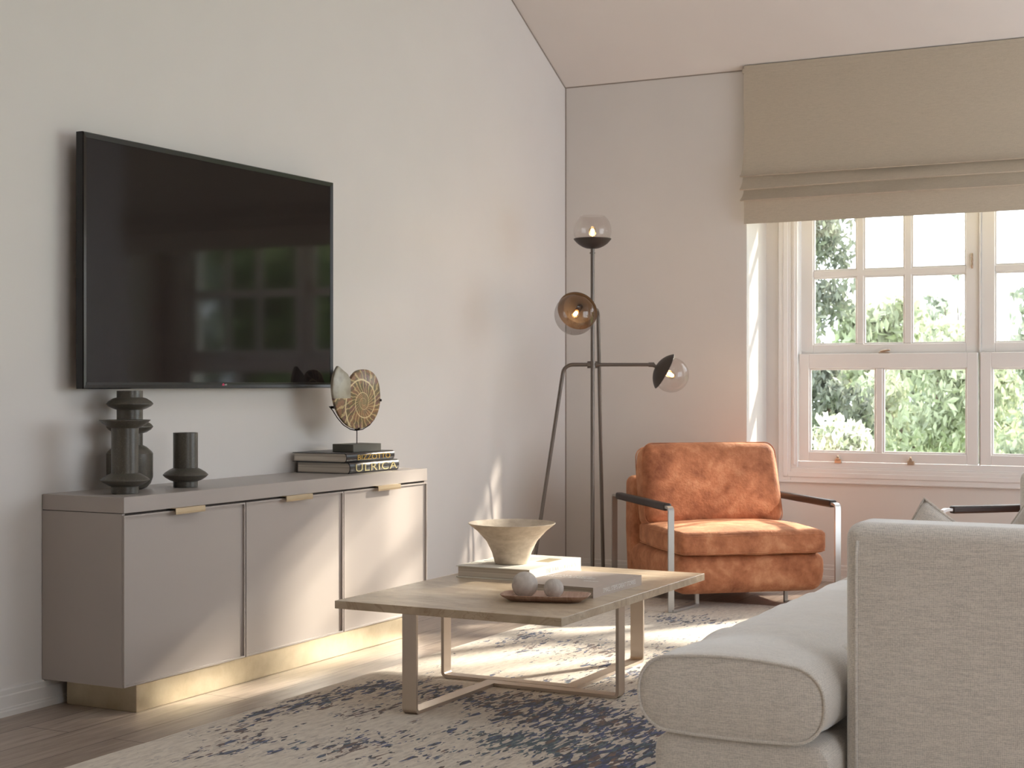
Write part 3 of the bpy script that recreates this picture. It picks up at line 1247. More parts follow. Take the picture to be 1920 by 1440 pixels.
# ------------------------------------------------------------------ ammonite on its stand
root = thing('ammonite_stand', 'sliced ammonite fossil held in a wire cradle on a dark stone block', 'ornament', (0.215, 5.775, 0.848), R(82))
# local x runs to the right as seen from the room, local z up
finish(bx(-.095, .095, -.062, .062, 0, .034, .0015, 1), 'base_block', 'block', root)
bm = B()
tube(bm, [(0, 0, .033), (0, 0, .100)], .0022, 8)
cr = [(-.178, .172), (-.172, .160), (-.160, .135), (-.135, .118 - .005), (-.10, .105), (-.05, .098), (0, .096)]
pxs = [(620, 757), (626, 765), (634, 780), (645, 795), (657, 804), (668, 807), (680, 805), (692, 797), (701, 785), (706, 768), (708, 748)]


def am(px, py):
    return ((px - 667) / 268.0, 0.098 + (806 - py) / 455.0)


tube(bm, [(am(a, b)[0], 0.007, am(a, b)[1] - .003) for a, b in pxs], .0024, 8)
finish(bm, 'wire_cradle', 'wire', root, 60, 'thin dark wire cradle')
for a, b in ((624, 760), (668, 805), (708, 747)):
    u, v = am(a, b)
    bm = B()
    tube(bm, [(u, -.012, v), (u, .012, v)], .006, 8)
    finish(bm, 'clip', 'wire', root, 60)
outl = [(632, 677), (640, 685), (648, 693), (653, 704), (658, 695), (664, 687.5), (671, 684), (679, 683), (688, 685), (696, 691), (702, 701), (706, 714), (708, 730),
        (708.5, 747), (706, 765), (700.5, 781), (691, 794), (680, 802), (668, 805.5), (656, 802), (644, 792), (634, 776), (627, 757), (623, 735), (622, 715), (624, 698), (628, 685)]
bm = B()
P2 = [am(a, b) for a, b in outl]
cxm, czm = sum(p[0] for p in P2) / len(P2), sum(p[1] for p in P2) / len(P2)
# refine outline with Catmull-Rom
fine = []
n = len(P2)
for i in range(n):
    p0, p1, p2, p3 = [Vector(P2[(i + k) % n]) for k in (-1, 0, 1, 2)]
    for s in (0, 1 / 3, 2 / 3):
        if i in (2, 3, 26, 0):
            q = p1.lerp(p2, s)
        else:
            q = 0.5 * ((2 * p1) + (p2 - p0) * s + (2 * p0 - 5 * p1 + 4 * p2 - p3) * s * s + (3 * p1 - p0 - 3 * p2 + p3) * s ** 3)
        fine.append(q)


def scaled(k, y):
    return [(cxm + (p[0] - cxm) * k, y, czm + (p[1] - czm) * k) for p in fine]


loft(bm, [scaled(.975, -.009), scaled(1, -.006), scaled(1, .006), scaled(.975, .009)])
finish(bm, 'ammonite', 'fossil', root, 50, 'iridescent spiral fossil slice')

# ------------------------------------------------------------------ floor lamp
LX, LY = 0.547, 7.60
LAMP_R = Vector((0.8872, 0.4614, 0))      # lateral direction of the side arm
root = thing('floor_lamp', 'tall dark metal floor lamp with three glass globe lights in the corner', 'lamp', (LX, LY, 0))
CA, SA = 0.8872, 0.4614


def lp(lat, away, z):
    return (lat * CA - away * SA, lat * SA + away * CA, z)


bm = B()
tube(bm, [lp(0, 0, 0), lp(0, 0, 1.885)], .0105, 16)
tube(bm, [lp(0, 0, 1.862), lp(0, 0, 1.868)], .015, 16)
finish(bm, 'pole', 'darkmetal', root, 50)
zl, zh = 1.2555, 1.5585
# side leg
c1 = arc(lp(-.02, 0, zl), lp(-.155, 0, zl), lp(-.345, 0, 0.0), .055)
bm = B()
tube(bm, [lp(-.02, 0, zl)] + c1 + [lp(-.345, 0, 0.0)], .0105, 14)
finish(bm, 'leg', 'darkmetal', root, 50)
k1, k2 = .27, .963
c2 = arc(lp(.02 * k1, .02 * k2, zh), lp(.14 * k1, .14 * k2, zh), lp(.30 * k1, .36 * k2, 0.0), .045)
bm = B()
tube(bm, [lp(.02 * k1, .02 * k2, zh)] + c2 + [lp(.30 * k1, .36 * k2, 0.0)], .0105, 14)
finish(bm, 'leg', 'darkmetal', root, 50)
bm = B()
tube(bm, [lp(-.028, 0, zl), lp(.028, 0, zl)], .019, 20)
tube(bm, [lp(0, 0, zl - .019), lp(0, 0, zl + .019)], .021, 20)
finish(bm, 'collar', 'darkmetal', root, 40)
bm = B()
tube(bm, [lp(-.022 * k1, -.022 * k2, zh), lp(.024 * k1, .024 * k2, zh)], .016, 20)
tube(bm, [lp(0, 0, zh - .026), lp(0, 0, zh + .026)], .0165, 20)
finish(bm, 'collar', 'darkmetal', root, 40)
bm = B()
tube(bm, [lp(.02, 0, zl), lp(.312, 0, zl)], .0098, 14)
tube(bm, [lp(.306, 0, zl), lp(.332, 0, zl), lp(.340, 0, zl - .010)], [.0125, .0135, .009], 14)
finish(bm, 'arm', 'darkmetal', root, 50)
bm = B()
tube(bm, [lp(-.02 * k1, -.02 * k2, zh), lp(-.27 * k1, -.27 * k2, zh)], .0098, 14)
tube(bm, [lp(-.26 * k1, -.26 * k2, zh), lp(-.29 * k1, -.29 * k2, zh)], .013, 14)
finish(bm, 'arm', 'darkmetal', root, 50)


def light_head(base, axis, cupr, gr, cut, glassmat='globe', label=None):
    """shallow metal cup at base opening along axis with a glass globe and a bulb"""
    q = Vector(axis).normalized().to_track_quat('Z', 'Y').to_matrix().to_4x4()
    m = Matrix.Translation(base) @ q
    bm = B()
    d = 0.055
    prof = []
    n = 12
    Rr = (cupr ** 2 + d ** 2) / (2 * d)
    for i in range(n + 1):
        z = d * i / n
        prof.append((math.sqrt(max(0, Rr * Rr - (Rr - z) ** 2)), z))
    inn = [(max(0, r - .0025), z + .002) for r, z in prof]
    prof = prof + [(cupr - .001, d + .002)] + list(reversed([p for p in inn if p[1] <= d]))
    prof[-1] = (0, prof[-1][1])
    lathe(bm, prof, n=56, mat=m)
    cup = finish(bm, 'lamp_shade', 'cupmetal', root, 50, label)
    bm = B()
    lathe(bm, [(0, -.012), (.008, -.012), (.010, 0), (.010, .004), (0, .004)], n=20, mat=m)
    finish(bm, 'joint', 'darkmetal', cup, 40)
    # globe: sphere seated in the cup, open where 'cut' says
    bm = B()
    c = d + gr * 0.44
    pr = []
    a0 = R(-100) if not cut else R(-72)
    a1 = R(90) if not cut else R(52)
    k = 28
    for i in range(k + 1):
        a = a0 + (a1 - a0) * i / k
        a = max(R(-90), a)
        pr.append((gr * math.cos(a) if abs(a) < R(89.9) else 0, c + gr * math.sin(a)))
    pr = [p for p in pr if True]
    # remove duplicates at the bottom pole
    cl = []
    for p in pr:
        if not cl or abs(p[0] - cl[-1][0]) + abs(p[1] - cl[-1][1]) > 1e-5:
            cl.append(p)
    # stop the glass where it enters the cup
    cl = [p for p in cl if p[1] > d * 0.45]
    lathe(bm, cl, n=56, mat=m)
    finish(bm, 'globe', glassmat, root, 180, 'clear glass globe')
    bm = B()
    lathe(bm, [(0, .004), (.014, .004), (.014, .062), (.012, .068), (0, .068)], n=20, mat=m)
    finish(bm, 'bulb_socket', 'socket', root, 40)
    bm = B()
    lathe(bm, [(.010, .066), (.014, .076), (.021, .088), (.0225, .100), (.018, .113), (.009, .120), (0, .122)], n=24, mat=m)
    bl = finish(bm, 'bulb', 'bulbglass', root, 180)
    bm = B()
    lathe(bm, [(0, .074), (.0085, .078), (.0100, .100), (.006, .110), (0, .112)], n=12, mat=m)
    finish(bm, 'filament', 'filament', bl, 180)
    pl = bpy.data.lights.new('bulb_light', 'POINT')
    pl.energy = 0.8
    pl.color = (1.0, 0.62, 0.32)
    pl.shadow_soft_size = 0.02
    po = bpy.data.objects.new('bulb_light', pl)
    COL.objects.link(po)
    po.parent = root
    po.location = m @ Vector((0, 0, .115))


light_head(lp(0, 0, 1.886), (0, 0, 1), .103, .103, True)
v = Vector(lp(.87, .06, -.47))
light_head(lp(.345, 0, zl - .010), v, .106, .096, False)
v2 = Vector(lp(-.28, -.78, -.42))
light_head(Vector(lp(-.295 * k1, -.295 * k2, zh)), v2, .108, .108, False, 'smoke')

# ------------------------------------------------------------------ armchair


def armchair(label, loc, rot):
    root = thing('armchair', label, 'armchair', loc, rot, 'suede armchairs with metal arms')
    # upholstered base
    def fb(p):
        q = p.copy()
        if q.z < 0:
            q.x *= 1 - 0.035 * (-q.z / .1)
            q.y *= 1 - 0.05 * (-q.z / .1) ** 2
        q.x *= 1 + 0.0
        return q
    bm = rbox(.405, .425, .100, .055, 10, fb)
    shift(bm, (0, -.015, .185))
    finish(bm, 'seat_base', 'suede', root, 180)
    # back shell
    def fs(p):
        q = p.copy()
        q.y += 0.03 * (q.z / .27)
        q.x *= 1 - .03 * max(0, q.z / .27)
        return q
    bm = rbox(.405, .075, .275, .045, 10, fs)
    shift(bm, (0, .365, .368))
    sh = finish(bm, 'back_shell', 'suede', root, 180)

    def bulge(hx, hy, hz, b, s):
        def f(p):
            q = p.copy()
            w = (1 - (p.x / hx) ** 2) * (1 - (p.y / hy) ** 2)
            w = max(0, w) ** 0.6
            q.z += b * w * (1 if p.z > 0 else -0.25)
            q.x += s * (1 - (p.y / hy) ** 2) * (p.x / hx)
            q.y += s * (1 - (p.x / hx) ** 2) * (p.y / hy)
            q += Vector((0, 0, 1)) * 0.004 * mnoise.noise(p * 9)
            return q
        return f
    hx, hy, hz = .392, .345, .056
    bm = rbox(hx, hy, hz, .028, 18, bulge(hx, hy, hz, .026, .014))
    shift(bm, (0, -.122, .345))
    c = finish(bm, 'seat_cushion', 'suede', root, 180)

    def loop(z, k=1.0):
        pts = []
        hx2, hy2, r = hx - .003, hy - .003, .03
        for cx_, cy_, a0 in ((1, 1, 0), (-1, 1, 90), (-1, -1, 180), (1, -1, 270)):
            for i in range(5):
                a = R(a0 + 22.5 * i)
                x = cx_ * (hx2 - r) + r * math.cos(a)
                y = cy_ * (hy2 - r) + r * math.sin(a)
                x += .014 * (1 - (y / hy) ** 2) * (x / hx)
                y += .014 * (1 - (x / hx) ** 2) * (y / hy)
                pts.append((x, y, z))
            # straight part subdivisions follow the bulge
            nx_, ny_ = {(1, 1): (-1, 1), (-1, 1): (-1, -1), (-1, -1): (1, -1), (1, -1): (1, 1)}[(cx_, cy_)]
            for s in [j / 8 for j in range(1, 8)]:
                ax, ay = cx_ * (hx2 - r), cy_ * (hy2 - r)
                bx_, by_ = nx_ * (hx2 - r), ny_ * (hy2 - r)
                x, y = ax + (bx_ - ax) * s, ay + (by_ - ay) * s
                if cx_ == nx_:
                    x = cx_ * hx2
                else:
                    y = cy_ * hy2
                x += .014 * (1 - (y / hy) ** 2) * (x / hx)
                y += .014 * (1 - (x / hx) ** 2) * (y / hy)
                pts.append((x, y, z))
        return pts
    bm = B()
    tube(bm, loop(.040), .0036, 8, True)
    tube(bm, loop(-.046), .0036, 8, True)
    shift(bm, (0, -.122, .345))
    finish(bm, 'piping', 'suede', c, 180)
    # back cushion
    hx, hy, hz = .385, .085, .222

    def fbk(p):
        q = p.copy()
        w = max(0, (1 - (p.x / hx) ** 2) * (1 - (p.z / hz) ** 2)) ** 0.6
        q.y += (.03 * w) * (-1 if p.y < 0 else 0.3)
        q.x *= 1 + .03 * (1 - (p.z / hz) ** 2) + 0.02 * (-p.z / hz)
        q.z += .008 * (1 - (p.x / hx) ** 2) * (p.z / hz)
        q.y += 0.005 * mnoise.noise(p * 8)
        return q
    bm = rbox(hx, hy, hz, .055, 16, fbk)
    shift(bm, (0, .195, .598), (R(-13), 0, 0))
    c = finish(bm, 'back_cushion', 'suede', root, 180)
    bm = B()
    r = .05
    for yy in (-.055, .062):
        pts = []
        for cx_, cz_, a0 in ((1, 1, 0), (-1, 1, 90), (-1, -1, 180), (1, -1, 270)):
            for i in range(6):
                a = R(a0 + 18 * i)
                x = cx_ * (hx - r) + r * math.cos(a)
                z = cz_ * (hz - r) + r * math.sin(a)
                p = fbk(Vector((x, yy, z)))
                p.y = yy
                pts.append(p)
        tube(bm, pts, .003, 8, True)
    shift(bm, (0, .195, .598), (R(-13), 0, 0))
    finish(bm, 'piping', 'suede', c, 180)
    # metal arms
    for s in (-1, 1):
        x = .45 * s
        bm = B()
        w, t = .030, .013
        yf, yb, zt = -.47, .47, .533
        pts = [(x, yf, .0135), (x, yf, zt - .02), (x, yf + .006, zt - .006), (x, yf + .02, zt), (x, yb - .02, zt), (x, yb - .006, zt - .006), (x, yb, zt - .02), (x, yb, .0135)]
        bar(bm, pts, w, t, (1, 0, 0))
        # floor bars running in to short posts that carry the seat
        bar(bm, [(x, yf, .0195), (.245 * s, -.285, .0195)], .012, .03, (0, 0, 1))
        bar(bm, [(x, yb, .0195), (.245 * s, .285, .0195)], .012, .03, (0, 0, 1))
        box(bm, .245 * s - .009, .245 * s + .009, -.294, -.276, .0135, .10)
        box(bm, .245 * s - .009, .245 * s + .009, .276, .294, .0135, .10)
        a = finish(bm, 'arm_frame', 'chrome', root, 30, 'brushed steel arm frame')
        bm = rbox(.021, .405, .0185, .010, 6, lambda p: Vector((p.x, p.y, p.z + .0012 * mnoise.noise(p * 14))))
        shift(bm, (x, -.015, zt))
        finish(bm, 'arm_wrap', 'leather', a, 180, 'dark brown leather arm wrap')
    return root


armchair('rust suede armchair with metal arms, right of the floor lamp', (1.2273, 7.766, 0), R(41))
# second armchair: only the leather of one arm shows over the sofa
th = R(222.5)
fd = Vector((math.cos(th), math.sin(th), 0))
# local -y points to fd
rot2 = math.atan2(fd.x, -fd.y)
sx = Vector((math.cos(rot2), math.sin(rot2), 0))
fr_arm = Vector((2.419, 7.616, 0))       # front end of the arm nearest the window
c2 = fr_arm + (.45 * sx if (Vector((3.05, 6.98, 0)) - fr_arm).dot(sx) > 0 else -.45 * sx) - .47 * fd
armchair('armchair behind the sofa, only one dark leather arm showing over it', (c2.x, c2.y, 0), rot2)

# ------------------------------------------------------------------ coffee table
root = thing('coffee_table', 'low coffee table with a beige stone top and flat metal legs, standing on the rug', 'table', (1.403, 5.168, 0.0))
bm = bx(.958, 1.846, 4.500, 5.838, .357, .385, .0012, 1)
at(finish(bm, 'tabletop', 'marble'), root)
w, t = .056, .012
bm = B()
# first frame: near leg, floor bar away, turn to the right-hand leg


def lframe(leg0, corner, leg1):
    """legs as upright flat bars, joined by an L of flat bar lying on the rug"""
    bm = B()
    x0, y0 = leg0
    xc, yc = corner
    x1, y1 = leg1
    zb, zt = .0165 + .001, .357
    h = w / 2
    # first arm along y (leg face across x)
    sgn = 1 if yc > y0 else -1
    cr = arc((x0, y0, zt), (x0, y0, zb), (x0, yc, zb), .016, 5)
    bar(bm, [(x0, y0, zt)] + cr + [(x0, yc + sgn * h, zb)], w, t, (1, 0, 0))
    sg = 1 if x1 > xc else -1
    cr = arc((x1, yc, zt), (x1, yc, zb), (xc, yc, zb), .016, 5)
    bar(bm, [(x1, yc, zt)] + cr + [(x0 + sg * h * .999, yc, zb)], w, t, (0, 1, 0))
    return bm


at(finish(lframe((1.262, 4.512), (1.262, 5.100), (1.795, 5.100)), 'leg_frame', 'steel', None, 30), root)
at(finish(lframe((1.568, 5.800), (1.568, 5.163), (1.030, 5.163)), 'leg_frame', 'steel', None, 30), root)

TZ = .385
b3 = book('hardback_book', 'white hardback book under the stone bowl on the coffee table', (1.171, 5.518, TZ), R(0.3), 0.325, 0.478, 0.045, 'bookwhite',
          'books on the coffee table')
text('spine_title', 'THE TOUCH OF DESIGN', 0.026, 'greyink', b3, (0.1628, 0.05, 0.0225), SP, 1.0, 0.0003)
bm = B()
for (x, y, a, l) in [(-.11, -.10, .5, .11), (-.10, -.02, .8, .10), (-.13, .02, .2, .08), (-.06, -.13, .35, .08), (-.09, -.06, 1.0, .07)]:
    m = Matrix.Translation((x, y, .0452)) @ Euler((0, 0, a)).to_matrix().to_4x4()
    box(bm, -l / 2, l / 2, -.004, .004, 0, .0004, mat=m)
finish(bm, 'cover_print', 'darkink', b3)
bm = B()
box(bm, .06, .12, .02, .15, .0451, .0456)
finish(bm, 'cover_picture', simple('cover_picture_tan', (150, 138, 110), 0.7), b3)
b4 = book('hardback_book', 'taupe hardback book with white lettering, on the right of the coffee table', (1.595, 5.183, TZ), R(-1.5), 0.315, 0.42, 0.038, 'bookpink',
          'books on the coffee table')
text('spine_title', 'SMALL STEPS GREAT STORIES', 0.0235, 'whiteink', b4, (0.1578, 0.012, 0.018), SP, 0.92, 0.0003)
text('cover_title', 'SMALL STEPS', 0.030, 'whiteink', b4, (-.06, .055, .0382), (0, 0, R(0)), 1.0, 0.0002)
text('cover_title', 'GREAT STORIES', 0.030, 'whiteink', b4, (-.05, .015, .0382), (0, 0, R(0)), 1.0, 0.0002)
text('cover_subtitle', 'SERIES', 0.022, 'whiteink', b4, (.07, -.05, .0382), (0, 0, R(0)), 1.0, 0.0002)

# bowl
bm = B()
lathe(bm, [(0, 0), (.066, 0), (.068, .003), (.080, .045), (.102, .090), (.138, .130), (.173, .158), (.176, .161), (.174, .1625), (.165, .158), (.130, .128), (.092, .088), (.070, .045), (.05, .02), (0, .016)], n=72)
o = finish(bm, 'stone_bowl', 'bowl', None, 60)
o.location = (1.172, 5.445, TZ + .0455)
tag(o, 'pale flared stone bowl standing on the white book', 'bowl')
# tray


def superel(a, b, z, p=5.0, n=96):
    out = []
    for i in range(n):
        t_ = 2 * PI * i / n
        c, s = math.cos(t_), math.sin(t_)
        out.append((a * math.copysign(abs(c) ** (2 / p), c), b * math.copysign(abs(s) ** (2 / p), s), z))
    return out


bm = B()
loft(bm, [superel(.085, .030, 0), superel(.125, .045, .001), superel(.152, .070, .017), superel(.158, .076, .0235), superel(.157, .075, .0245), superel(.150, .069, .0225),
          superel(.118, .043, .0115), superel(.06, .02, .0105)])
o = finish(bm, 'wooden_tray', 'tray', None, 60)
o.location = (1.620, 4.842, TZ + .0002)
o.rotation_euler = (0, 0, R(17))
tag(o, 'small pinkish wooden tray with upturned rim, holding two stone balls', 'tray')


def ballprof(r, cut):
    zc_ = r - cut
    pr = [(0, 0), (math.sqrt(r * r - zc_ * zc_), 0)]
    for i in range(1, 25):
        a = -math.asin(zc_ / r) + (PI / 2 + math.asin(zc_ / r)) * i / 24
        pr.append((r * math.cos(a) if i < 24 else 0, zc_ + r * math.sin(a)))
    return pr


for (lab, x, y, r) in (('larger pale stone ball on the wooden tray', 1.541, 4.836, .0465), ('smaller pale stone ball on the wooden tray', 1.645, 4.856, .0355)):
    bm = B()
    lathe(bm, ballprof(r, r * .16), n=48)
    o = finish(bm, 'stone_ball', 'ball', None, 50)
    o.location = (x, y, TZ + .0134)
    tag(o, lab, 'ornament', 'stone balls on the tray')

# ------------------------------------------------------------------ sofa
root = thing('sofa', 'large pale linen sofa seen from its side, facing the television', 'sofa', (3.2, 5.0, 0))


def rprof(x0, x1, z0, z1, r, n=9, crown=0.0, belly=0.0):
    """rounded rectangle in x,z (list of (x,z)), counter-clockwise"""
    pts = []
    for cx_, cz_, a0 in ((x1 - r, z0 + r, -90), (x1 - r, z1 - r, 0), (x0 + r, z1 - r, 90), (x0 + r, z0 + r, 180)):
        for i in range(n + 1):
            a = R(a0 + 90 * i / n)
            pts.append((cx_ + r * math.cos(a), cz_ + r * math.sin(a)))
        if (cx_, cz_) == (x1 - r, z1 - r):
            for i in range(1, 8):
                k = i / 8
                pts.append((x1 - r + (x0 + r - x1 + r) * k, z1 + crown * 4 * k * (1 - k)))
        if (cx_, cz_) == (x0 + r, z0 + r):
            for i in range(1, 8):
                k = i / 8
                pts.append((x0 + r + (x1 - r - x0 - r) * k, z0 - belly * 4 * k * (1 - k)))
    return pts


def inset(pts, d):
    cx_ = sum(p[0] for p in pts) / len(pts)
    cz_ = sum(p[1] for p in pts) / len(pts)
    hx = max(p[0] for p in pts) - cx_
    hz = max(p[1] for p in pts) - cz_
    return [(cx_ + (x - cx_) * (1 - d / hx), cz_ + (z - cz_) * (1 - d / hz)) for x, z in pts]


def cushion_along_y(pts, y0, y1, bulge=.018, wr=0.0, seg=40):
    """boxed cushion: panels at both ends, top and sides wrap around"""
    bm = B()
    rings = []
    for k, d in ((0, .10), (.35, .06), (.75, .02), (.95, .004)):
        rings.append([(x, y0 + bulge * (1 - k) * 0.6, z) for x, z in inset(pts, d)][:])
    # near panel bulges toward the viewer: rings from centre out
    rings = []
    for d, yo in ((.085, -bulge), (.055, -bulge * .8), (.025, -bulge * .4), (.004, -.002), (0, .003)):
        rings.append([(x, y0 + yo, z) for x, z in inset(pts, d)])
    for j in range(1, seg):
        y = y0 + (y1 - y0) * j / seg
        e = min(j, seg - j) / seg * 2
        sw = .006 * min(1, e * 5)
        row = []
        for x, z in pts:
            dz = 0
            if wr:
                dz = wr * mnoise.noise(Vector((x * 3.0 + y * 1.2, y * 9, z * 2))) * min(1, e * 6)
            row.append((x, y, z + dz + (sw if z > (max(p[1] for p in pts) - .01) else 0)))
        rings.append(row)
    for d, yo in ((0, -.003), (.004, .002), (.025, bulge * .4), (.085, bulge)):
        rings.append([(x, y1 + yo, z) for x, z in inset(pts, d)])
    return loft(bm, rings)


def outline_tube(pts, y, r=.004):
    bm = B()
    tube(bm, [(x, y, z) for x, z in pts], r, 8, True)
    return bm


# seat cushions
front = rprof(2.532, 3.005, .297, .482, .082, 9, .010, .004)
seg1 = cushion_along_y(front, 3.515, 5.155, .014, .010)
box(seg1, 2.90, 3.70, 3.84, 5.15, .31, .478, .03, 3)
c = at(finish(seg1, 'seat_cushion', 'sofa', None, 50), root)
sub(finish(outline_tube(rprof(2.533, 3.004, .298, .481, .082, 9, .010, .004), 3.512), 'piping', 'sofa', None, 180), c, root)
seg2 = cushion_along_y(front, 5.172, 6.60, .010, .008)
box(seg2, 2.90, 3.70, 5.18, 6.11, .31, .478, .03, 3)
at(finish(seg2, 'seat_cushion', 'sofa', None, 50), root)
# base
basep = rprof(2.570, 3.010, .05, .292, .045, 6)
bm = cushion_along_y(basep, 3.530, 6.58, .008, 0.0, 10)
box(bm, 2.95, 3.92, 3.83, 6.13, .05, .30, .01, 2)
at(finish(bm, 'base', 'sofa', None, 50), root)
# arms and back
def arm(y0, y1, name='arm'):
    bm = rbox(.475, (y1 - y0) / 2, .384, .040, 10)
    shift(bm, (3.492, (y0 + y1) / 2, .434))
    o = at(finish(bm, name, 'sofa', None, 180), root)
    bm = B()
    tube(bm, [(3.048, y0 - .001, .055), (3.048, y0 - .001, .74), (3.052, y0, .775)], .004, 8)
    sub(finish(bm, 'seam', 'sofa', None, 180), o, root)
    return o


arm(3.625, 3.80)
arm(6.14, 6.33)
bm = rbox(.12, 1.165, .384, .045, 8)
shift(bm, (3.84, 4.97, .434))
at(finish(bm, 'backrest', 'sofa', None, 180), root)
for ya, yb in ((3.83, 4.96), (4.98, 6.11)):
    bm = rbox(.10, (yb - ya) / 2 - .005, .17, .07, 10, lambda p: Vector((p.x - .03 * (1 - (p.y / .56) ** 2) * (1 if p.x < 0 else 0), p.y, p.z)))
    shift(bm, (3.62, (ya + yb) / 2, .66), (0, R(8), 0))
    at(finish(bm, 'back_cushion', 'sofa', None, 180), root)
for x, y in ((2.66, 3.70), (3.85, 3.72), (2.66, 6.45), (3.85, 6.2)):
    at(finish(bx(x - .03, x + .03, y - .03, y + .03, .0125 if x < 3.4 else 0, .055), 'foot', 'wire'), root)


# scatter pillows


def pillow(label, loc, rot, half=.235, thick=.075):
    bm = B()
    n = 22
    grid = {}
    for s in (1, -1):
        for i in range(n + 1):
            for j in range(n + 1):
                u, v = -1 + 2 * i / n, -1 + 2 * j / n
                edge = (1 - u * u) * (1 - v * v)
                x = u * half * (1 - .06 * (1 - v * v))
                z = v * half * (1 - .06 * (1 - u * u))
                y = s * thick * max(0, edge) ** .42
                y += .006 * mnoise.noise(Vector((x * 9, z * 9, s))) * min(1, edge * 4)
                if i in (0, n) or j in (0, n):
                    if s == 1:
                        grid[(s, i, j)] = bm.verts.new((x, 0, z))
                    else:
                        grid[(s, i, j)] = grid[(1, i, j)]
                else:
                    grid[(s, i, j)] = bm.verts.new((x, y, z))
        for i in range(n):
            for j in range(n):
                q = [grid[(s, i, j)], grid[(s, i + 1, j)], grid[(s, i + 1, j + 1)], grid[(s, i, j + 1)]]
                bm.faces.new(q if s < 0 else q[::-1])
    o = finish(bm, 'scatter_pillow', 'pillow', None, 180)
    tag(o, label, 'pillow', 'scatter pillows on the sofa')
    o.location = loc
    o.rotation_euler = rot
    pts = [grid_pt for grid_pt in []]
    bm = B()
    loop = []
    for k in range(n):
        loop.append((-1 + 2 * k / n, -1))
    for k in range(n):
        loop.append((1, -1 + 2 * k / n))
    for k in range(n):
        loop.append((1 - 2 * k / n, 1))
    for k in range(n):
        loop.append((-1, 1 - 2 * k / n))
    tube(bm, [(u * half * (1 - .06 * (1 - v * v)), 0, v * half * (1 - .06 * (1 - u * u))) for u, v in loop], .0035, 8, True)
    finish(bm, 'piping', 'pillow', o, 180)
    return o


hp = .150
e1, e2 = (math.cos(R(57.3)), math.sin(R(57.3))), (math.sin(R(57.3)), -math.cos(R(57.3)))
pillow('pale linen pillow leaning behind the near sofa arm, one corner poking up', (3.143 - hp * e1[0] + hp * e2[0], 3.92, .860 - hp * e1[1] + hp * e2[1]), (R(-3), R(32.7), 0), hp, .06)
pillow('pale linen pillow against the far part of the sofa, at the right photo edge', (3.37, 4.95, .712), (R(-5), R(30), R(-8)), .168, .06)

# ------------------------------------------------------------------ garden outside
o = finish(bx(-40, 40, 9.05, 70, -.45, -.35), 'lawn', 'lawn', kind='stuff')
tag(o, 'green lawn outside the window', 'lawn')


def plant(name, label, cat, x, y, w, h, n, leaf, mat, trunk=None, z0=-.35, seed=0, shape='round', depth=None, mat2=None, f2=0.0, nl=14):
    rnd = random.Random(seed)
    root = thing(name, label, cat, (x, y, z0), 0, 'plants outside the window')
    depth = depth or w
    bms = [B(), B()]
    lumps = []
    for i in range(nl):
        u = rnd.random()
        a = rnd.uniform(0, 2 * PI)
        zz = rnd.uniform(.18, .92)
        if shape == 'cone':
            rr = (1 - zz) * .9 + .12
        elif shape == 'tall':
            rr = .75
        else:
            rr = math.sqrt(max(.05, 1 - (2 * zz - 1) ** 2)) * .72
        lumps.append((math.cos(a) * rr * w * .5 * math.sqrt(u), math.sin(a) * rr * depth * .5 * math.sqrt(u), zz * h, rnd.uniform(.11, .22)))
    for i in range(n):
        lx, ly, lz, lr = lumps[rnd.randrange(nl)]
        v = Vector((rnd.gauss(0, 1), rnd.gauss(0, 1), rnd.gauss(0, 1))).normalized() * (rnd.random() ** .35)
        c = Vector((lx + v.x * lr * w, ly + v.y * lr * depth, min(h, max(.05 + leaf * 1.3, lz + v.z * lr * min(h, w * 1.1)))))
        s = leaf * rnd.uniform(.6, 1.3)
        q = Euler((rnd.uniform(0, PI), rnd.uniform(0, PI), rnd.uniform(0, 2 * PI))).to_matrix()
        pts = [Vector((-s, 0, 0)), Vector((-s * .2, -s * .42, s * .08)), Vector((s, 0, 0)), Vector((-s * .2, s * .42, s * .08))]
        b = bms[1] if (mat2 and rnd.random() < f2) else bms[0]
        b.faces.new([b.verts.new(c + q @ p_) for p_ in pts])
    finish(bms[0], 'foliage', mat, root)
    if mat2:
        finish(bms[1], 'flowers', mat2, root)
    else:
        bms[1].free()
    bm = B()
    tr = trunk or .05
    for i in range(4):
        lx, ly, lz, lr = lumps[i]
        tube(bm, [(0, 0, .002), (0, 0, .06), (0, 0, .12), (lx * .2, ly * .2, lz * .45 + .1), (lx, ly, max(lz, .3))], [tr, tr, tr * .95, tr * .7, tr * .25], 7)
    finish(bm, 'trunk', 'trunk', root, 60)
    return root


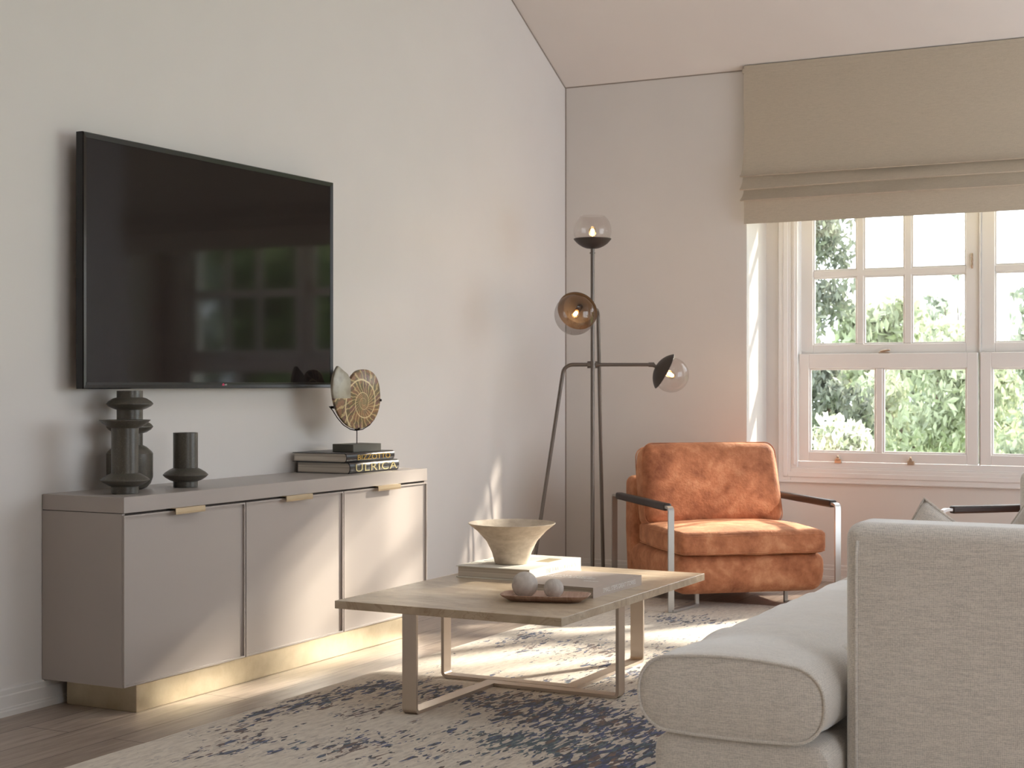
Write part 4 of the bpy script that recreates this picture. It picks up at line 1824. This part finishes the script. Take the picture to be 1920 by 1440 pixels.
# seen through the panes (the view runs to the left of the window), then the trees only the television mirrors
plant('flowering_shrub', 'white flowering shrub low behind the left pane', 'shrub', .72, 12.0, 1.05, 1.26, 2600, .042, 'leaf_light', seed=1, mat2='blossom', f2=.5)
plant('flowering_shrub', 'smaller white flowering shrub low behind the middle of the window', 'shrub', 1.52, 11.7, .75, .98, 1600, .042, 'leaf_light', seed=2, mat2='blossom', f2=.5, depth=.8)
plant('garden_shrub', 'yellowish green bush filling the middle of the garden view', 'shrub', 0.75, 15.3, 1.9, 2.1, 6500, .055, 'leaf_light', seed=3, nl=22)
plant('garden_shrub', 'dark green bush at the left edge of the lower panes', 'shrub', .22, 13.5, .85, 1.8, 2800, .05, 'leaf_dark', seed=4, depth=.8, nl=20)
plant('garden_shrub', 'mid green bush behind the right window', 'shrub', 2.25, 13.2, 1.3, 1.95, 4200, .048, 'leaf_mid', seed=5)
plant('garden_shrub', 'pale green bush farther off, its top showing in the upper panes', 'shrub', -.85, 19.5, 1.8, 2.75, 2600, .09, 'leaf_light', seed=6, depth=1.5)
plant('garden_tree', 'tall loose green tree behind the leftmost panes', 'tree', -1.2, 17.0, 1.5, 4.2, 7500, .055, 'leaf_dark', .06, seed=17, shape='tall', depth=1.5, nl=44)
plant('garden_tree', 'dark rounded tree far off in the middle of the view', 'tree', -2.2, 29.0, 2.0, 3.2, 1500, .12, 'leaf_grey', .12, seed=8)
plant('garden_tree', 'slim pale young tree rising above the bushes', 'tree', -.30, 21.8, .7, 3.6, 130, .06, 'leaf_grey', .025, seed=9, shape='tall')
plant('garden_tree', 'grey green tree seen through the right window', 'tree', 1.05, 21.5, 2.0, 3.1, 3200, .09, 'leaf_grey', .06, seed=10, depth=1.5, nl=26)
plant('garden_shrub', 'long leafy hedge across the back of the garden', 'shrub', 0.0, 25.3, 11.0, 2.0, 5000, .12, 'leaf_light', seed=11, depth=1.2)
for i, (x, y, w_, h_, lab) in enumerate([(5.15, 14.2, 1.75, 3.2, 'dark bushy tree mirrored at the right of the television'), (6.85, 14.2, 1.75, 3.3, 'dark bushy tree mirrored in the middle of the television'),
                                         (8.6, 14.4, 1.75, 3.4, 'dark bushy tree mirrored at the left of the television'), (7.0, 17.2, 5.2, 3.9, 'broad dark thicket mirrored behind the nearer trees')]):
    plant('garden_tree', lab, 'tree', x, y, w_, h_, 8000, .10 if i < 3 else .16, 'leaf_deep', .08, seed=20 + i, shape='tall', depth=1.6, nl=34)
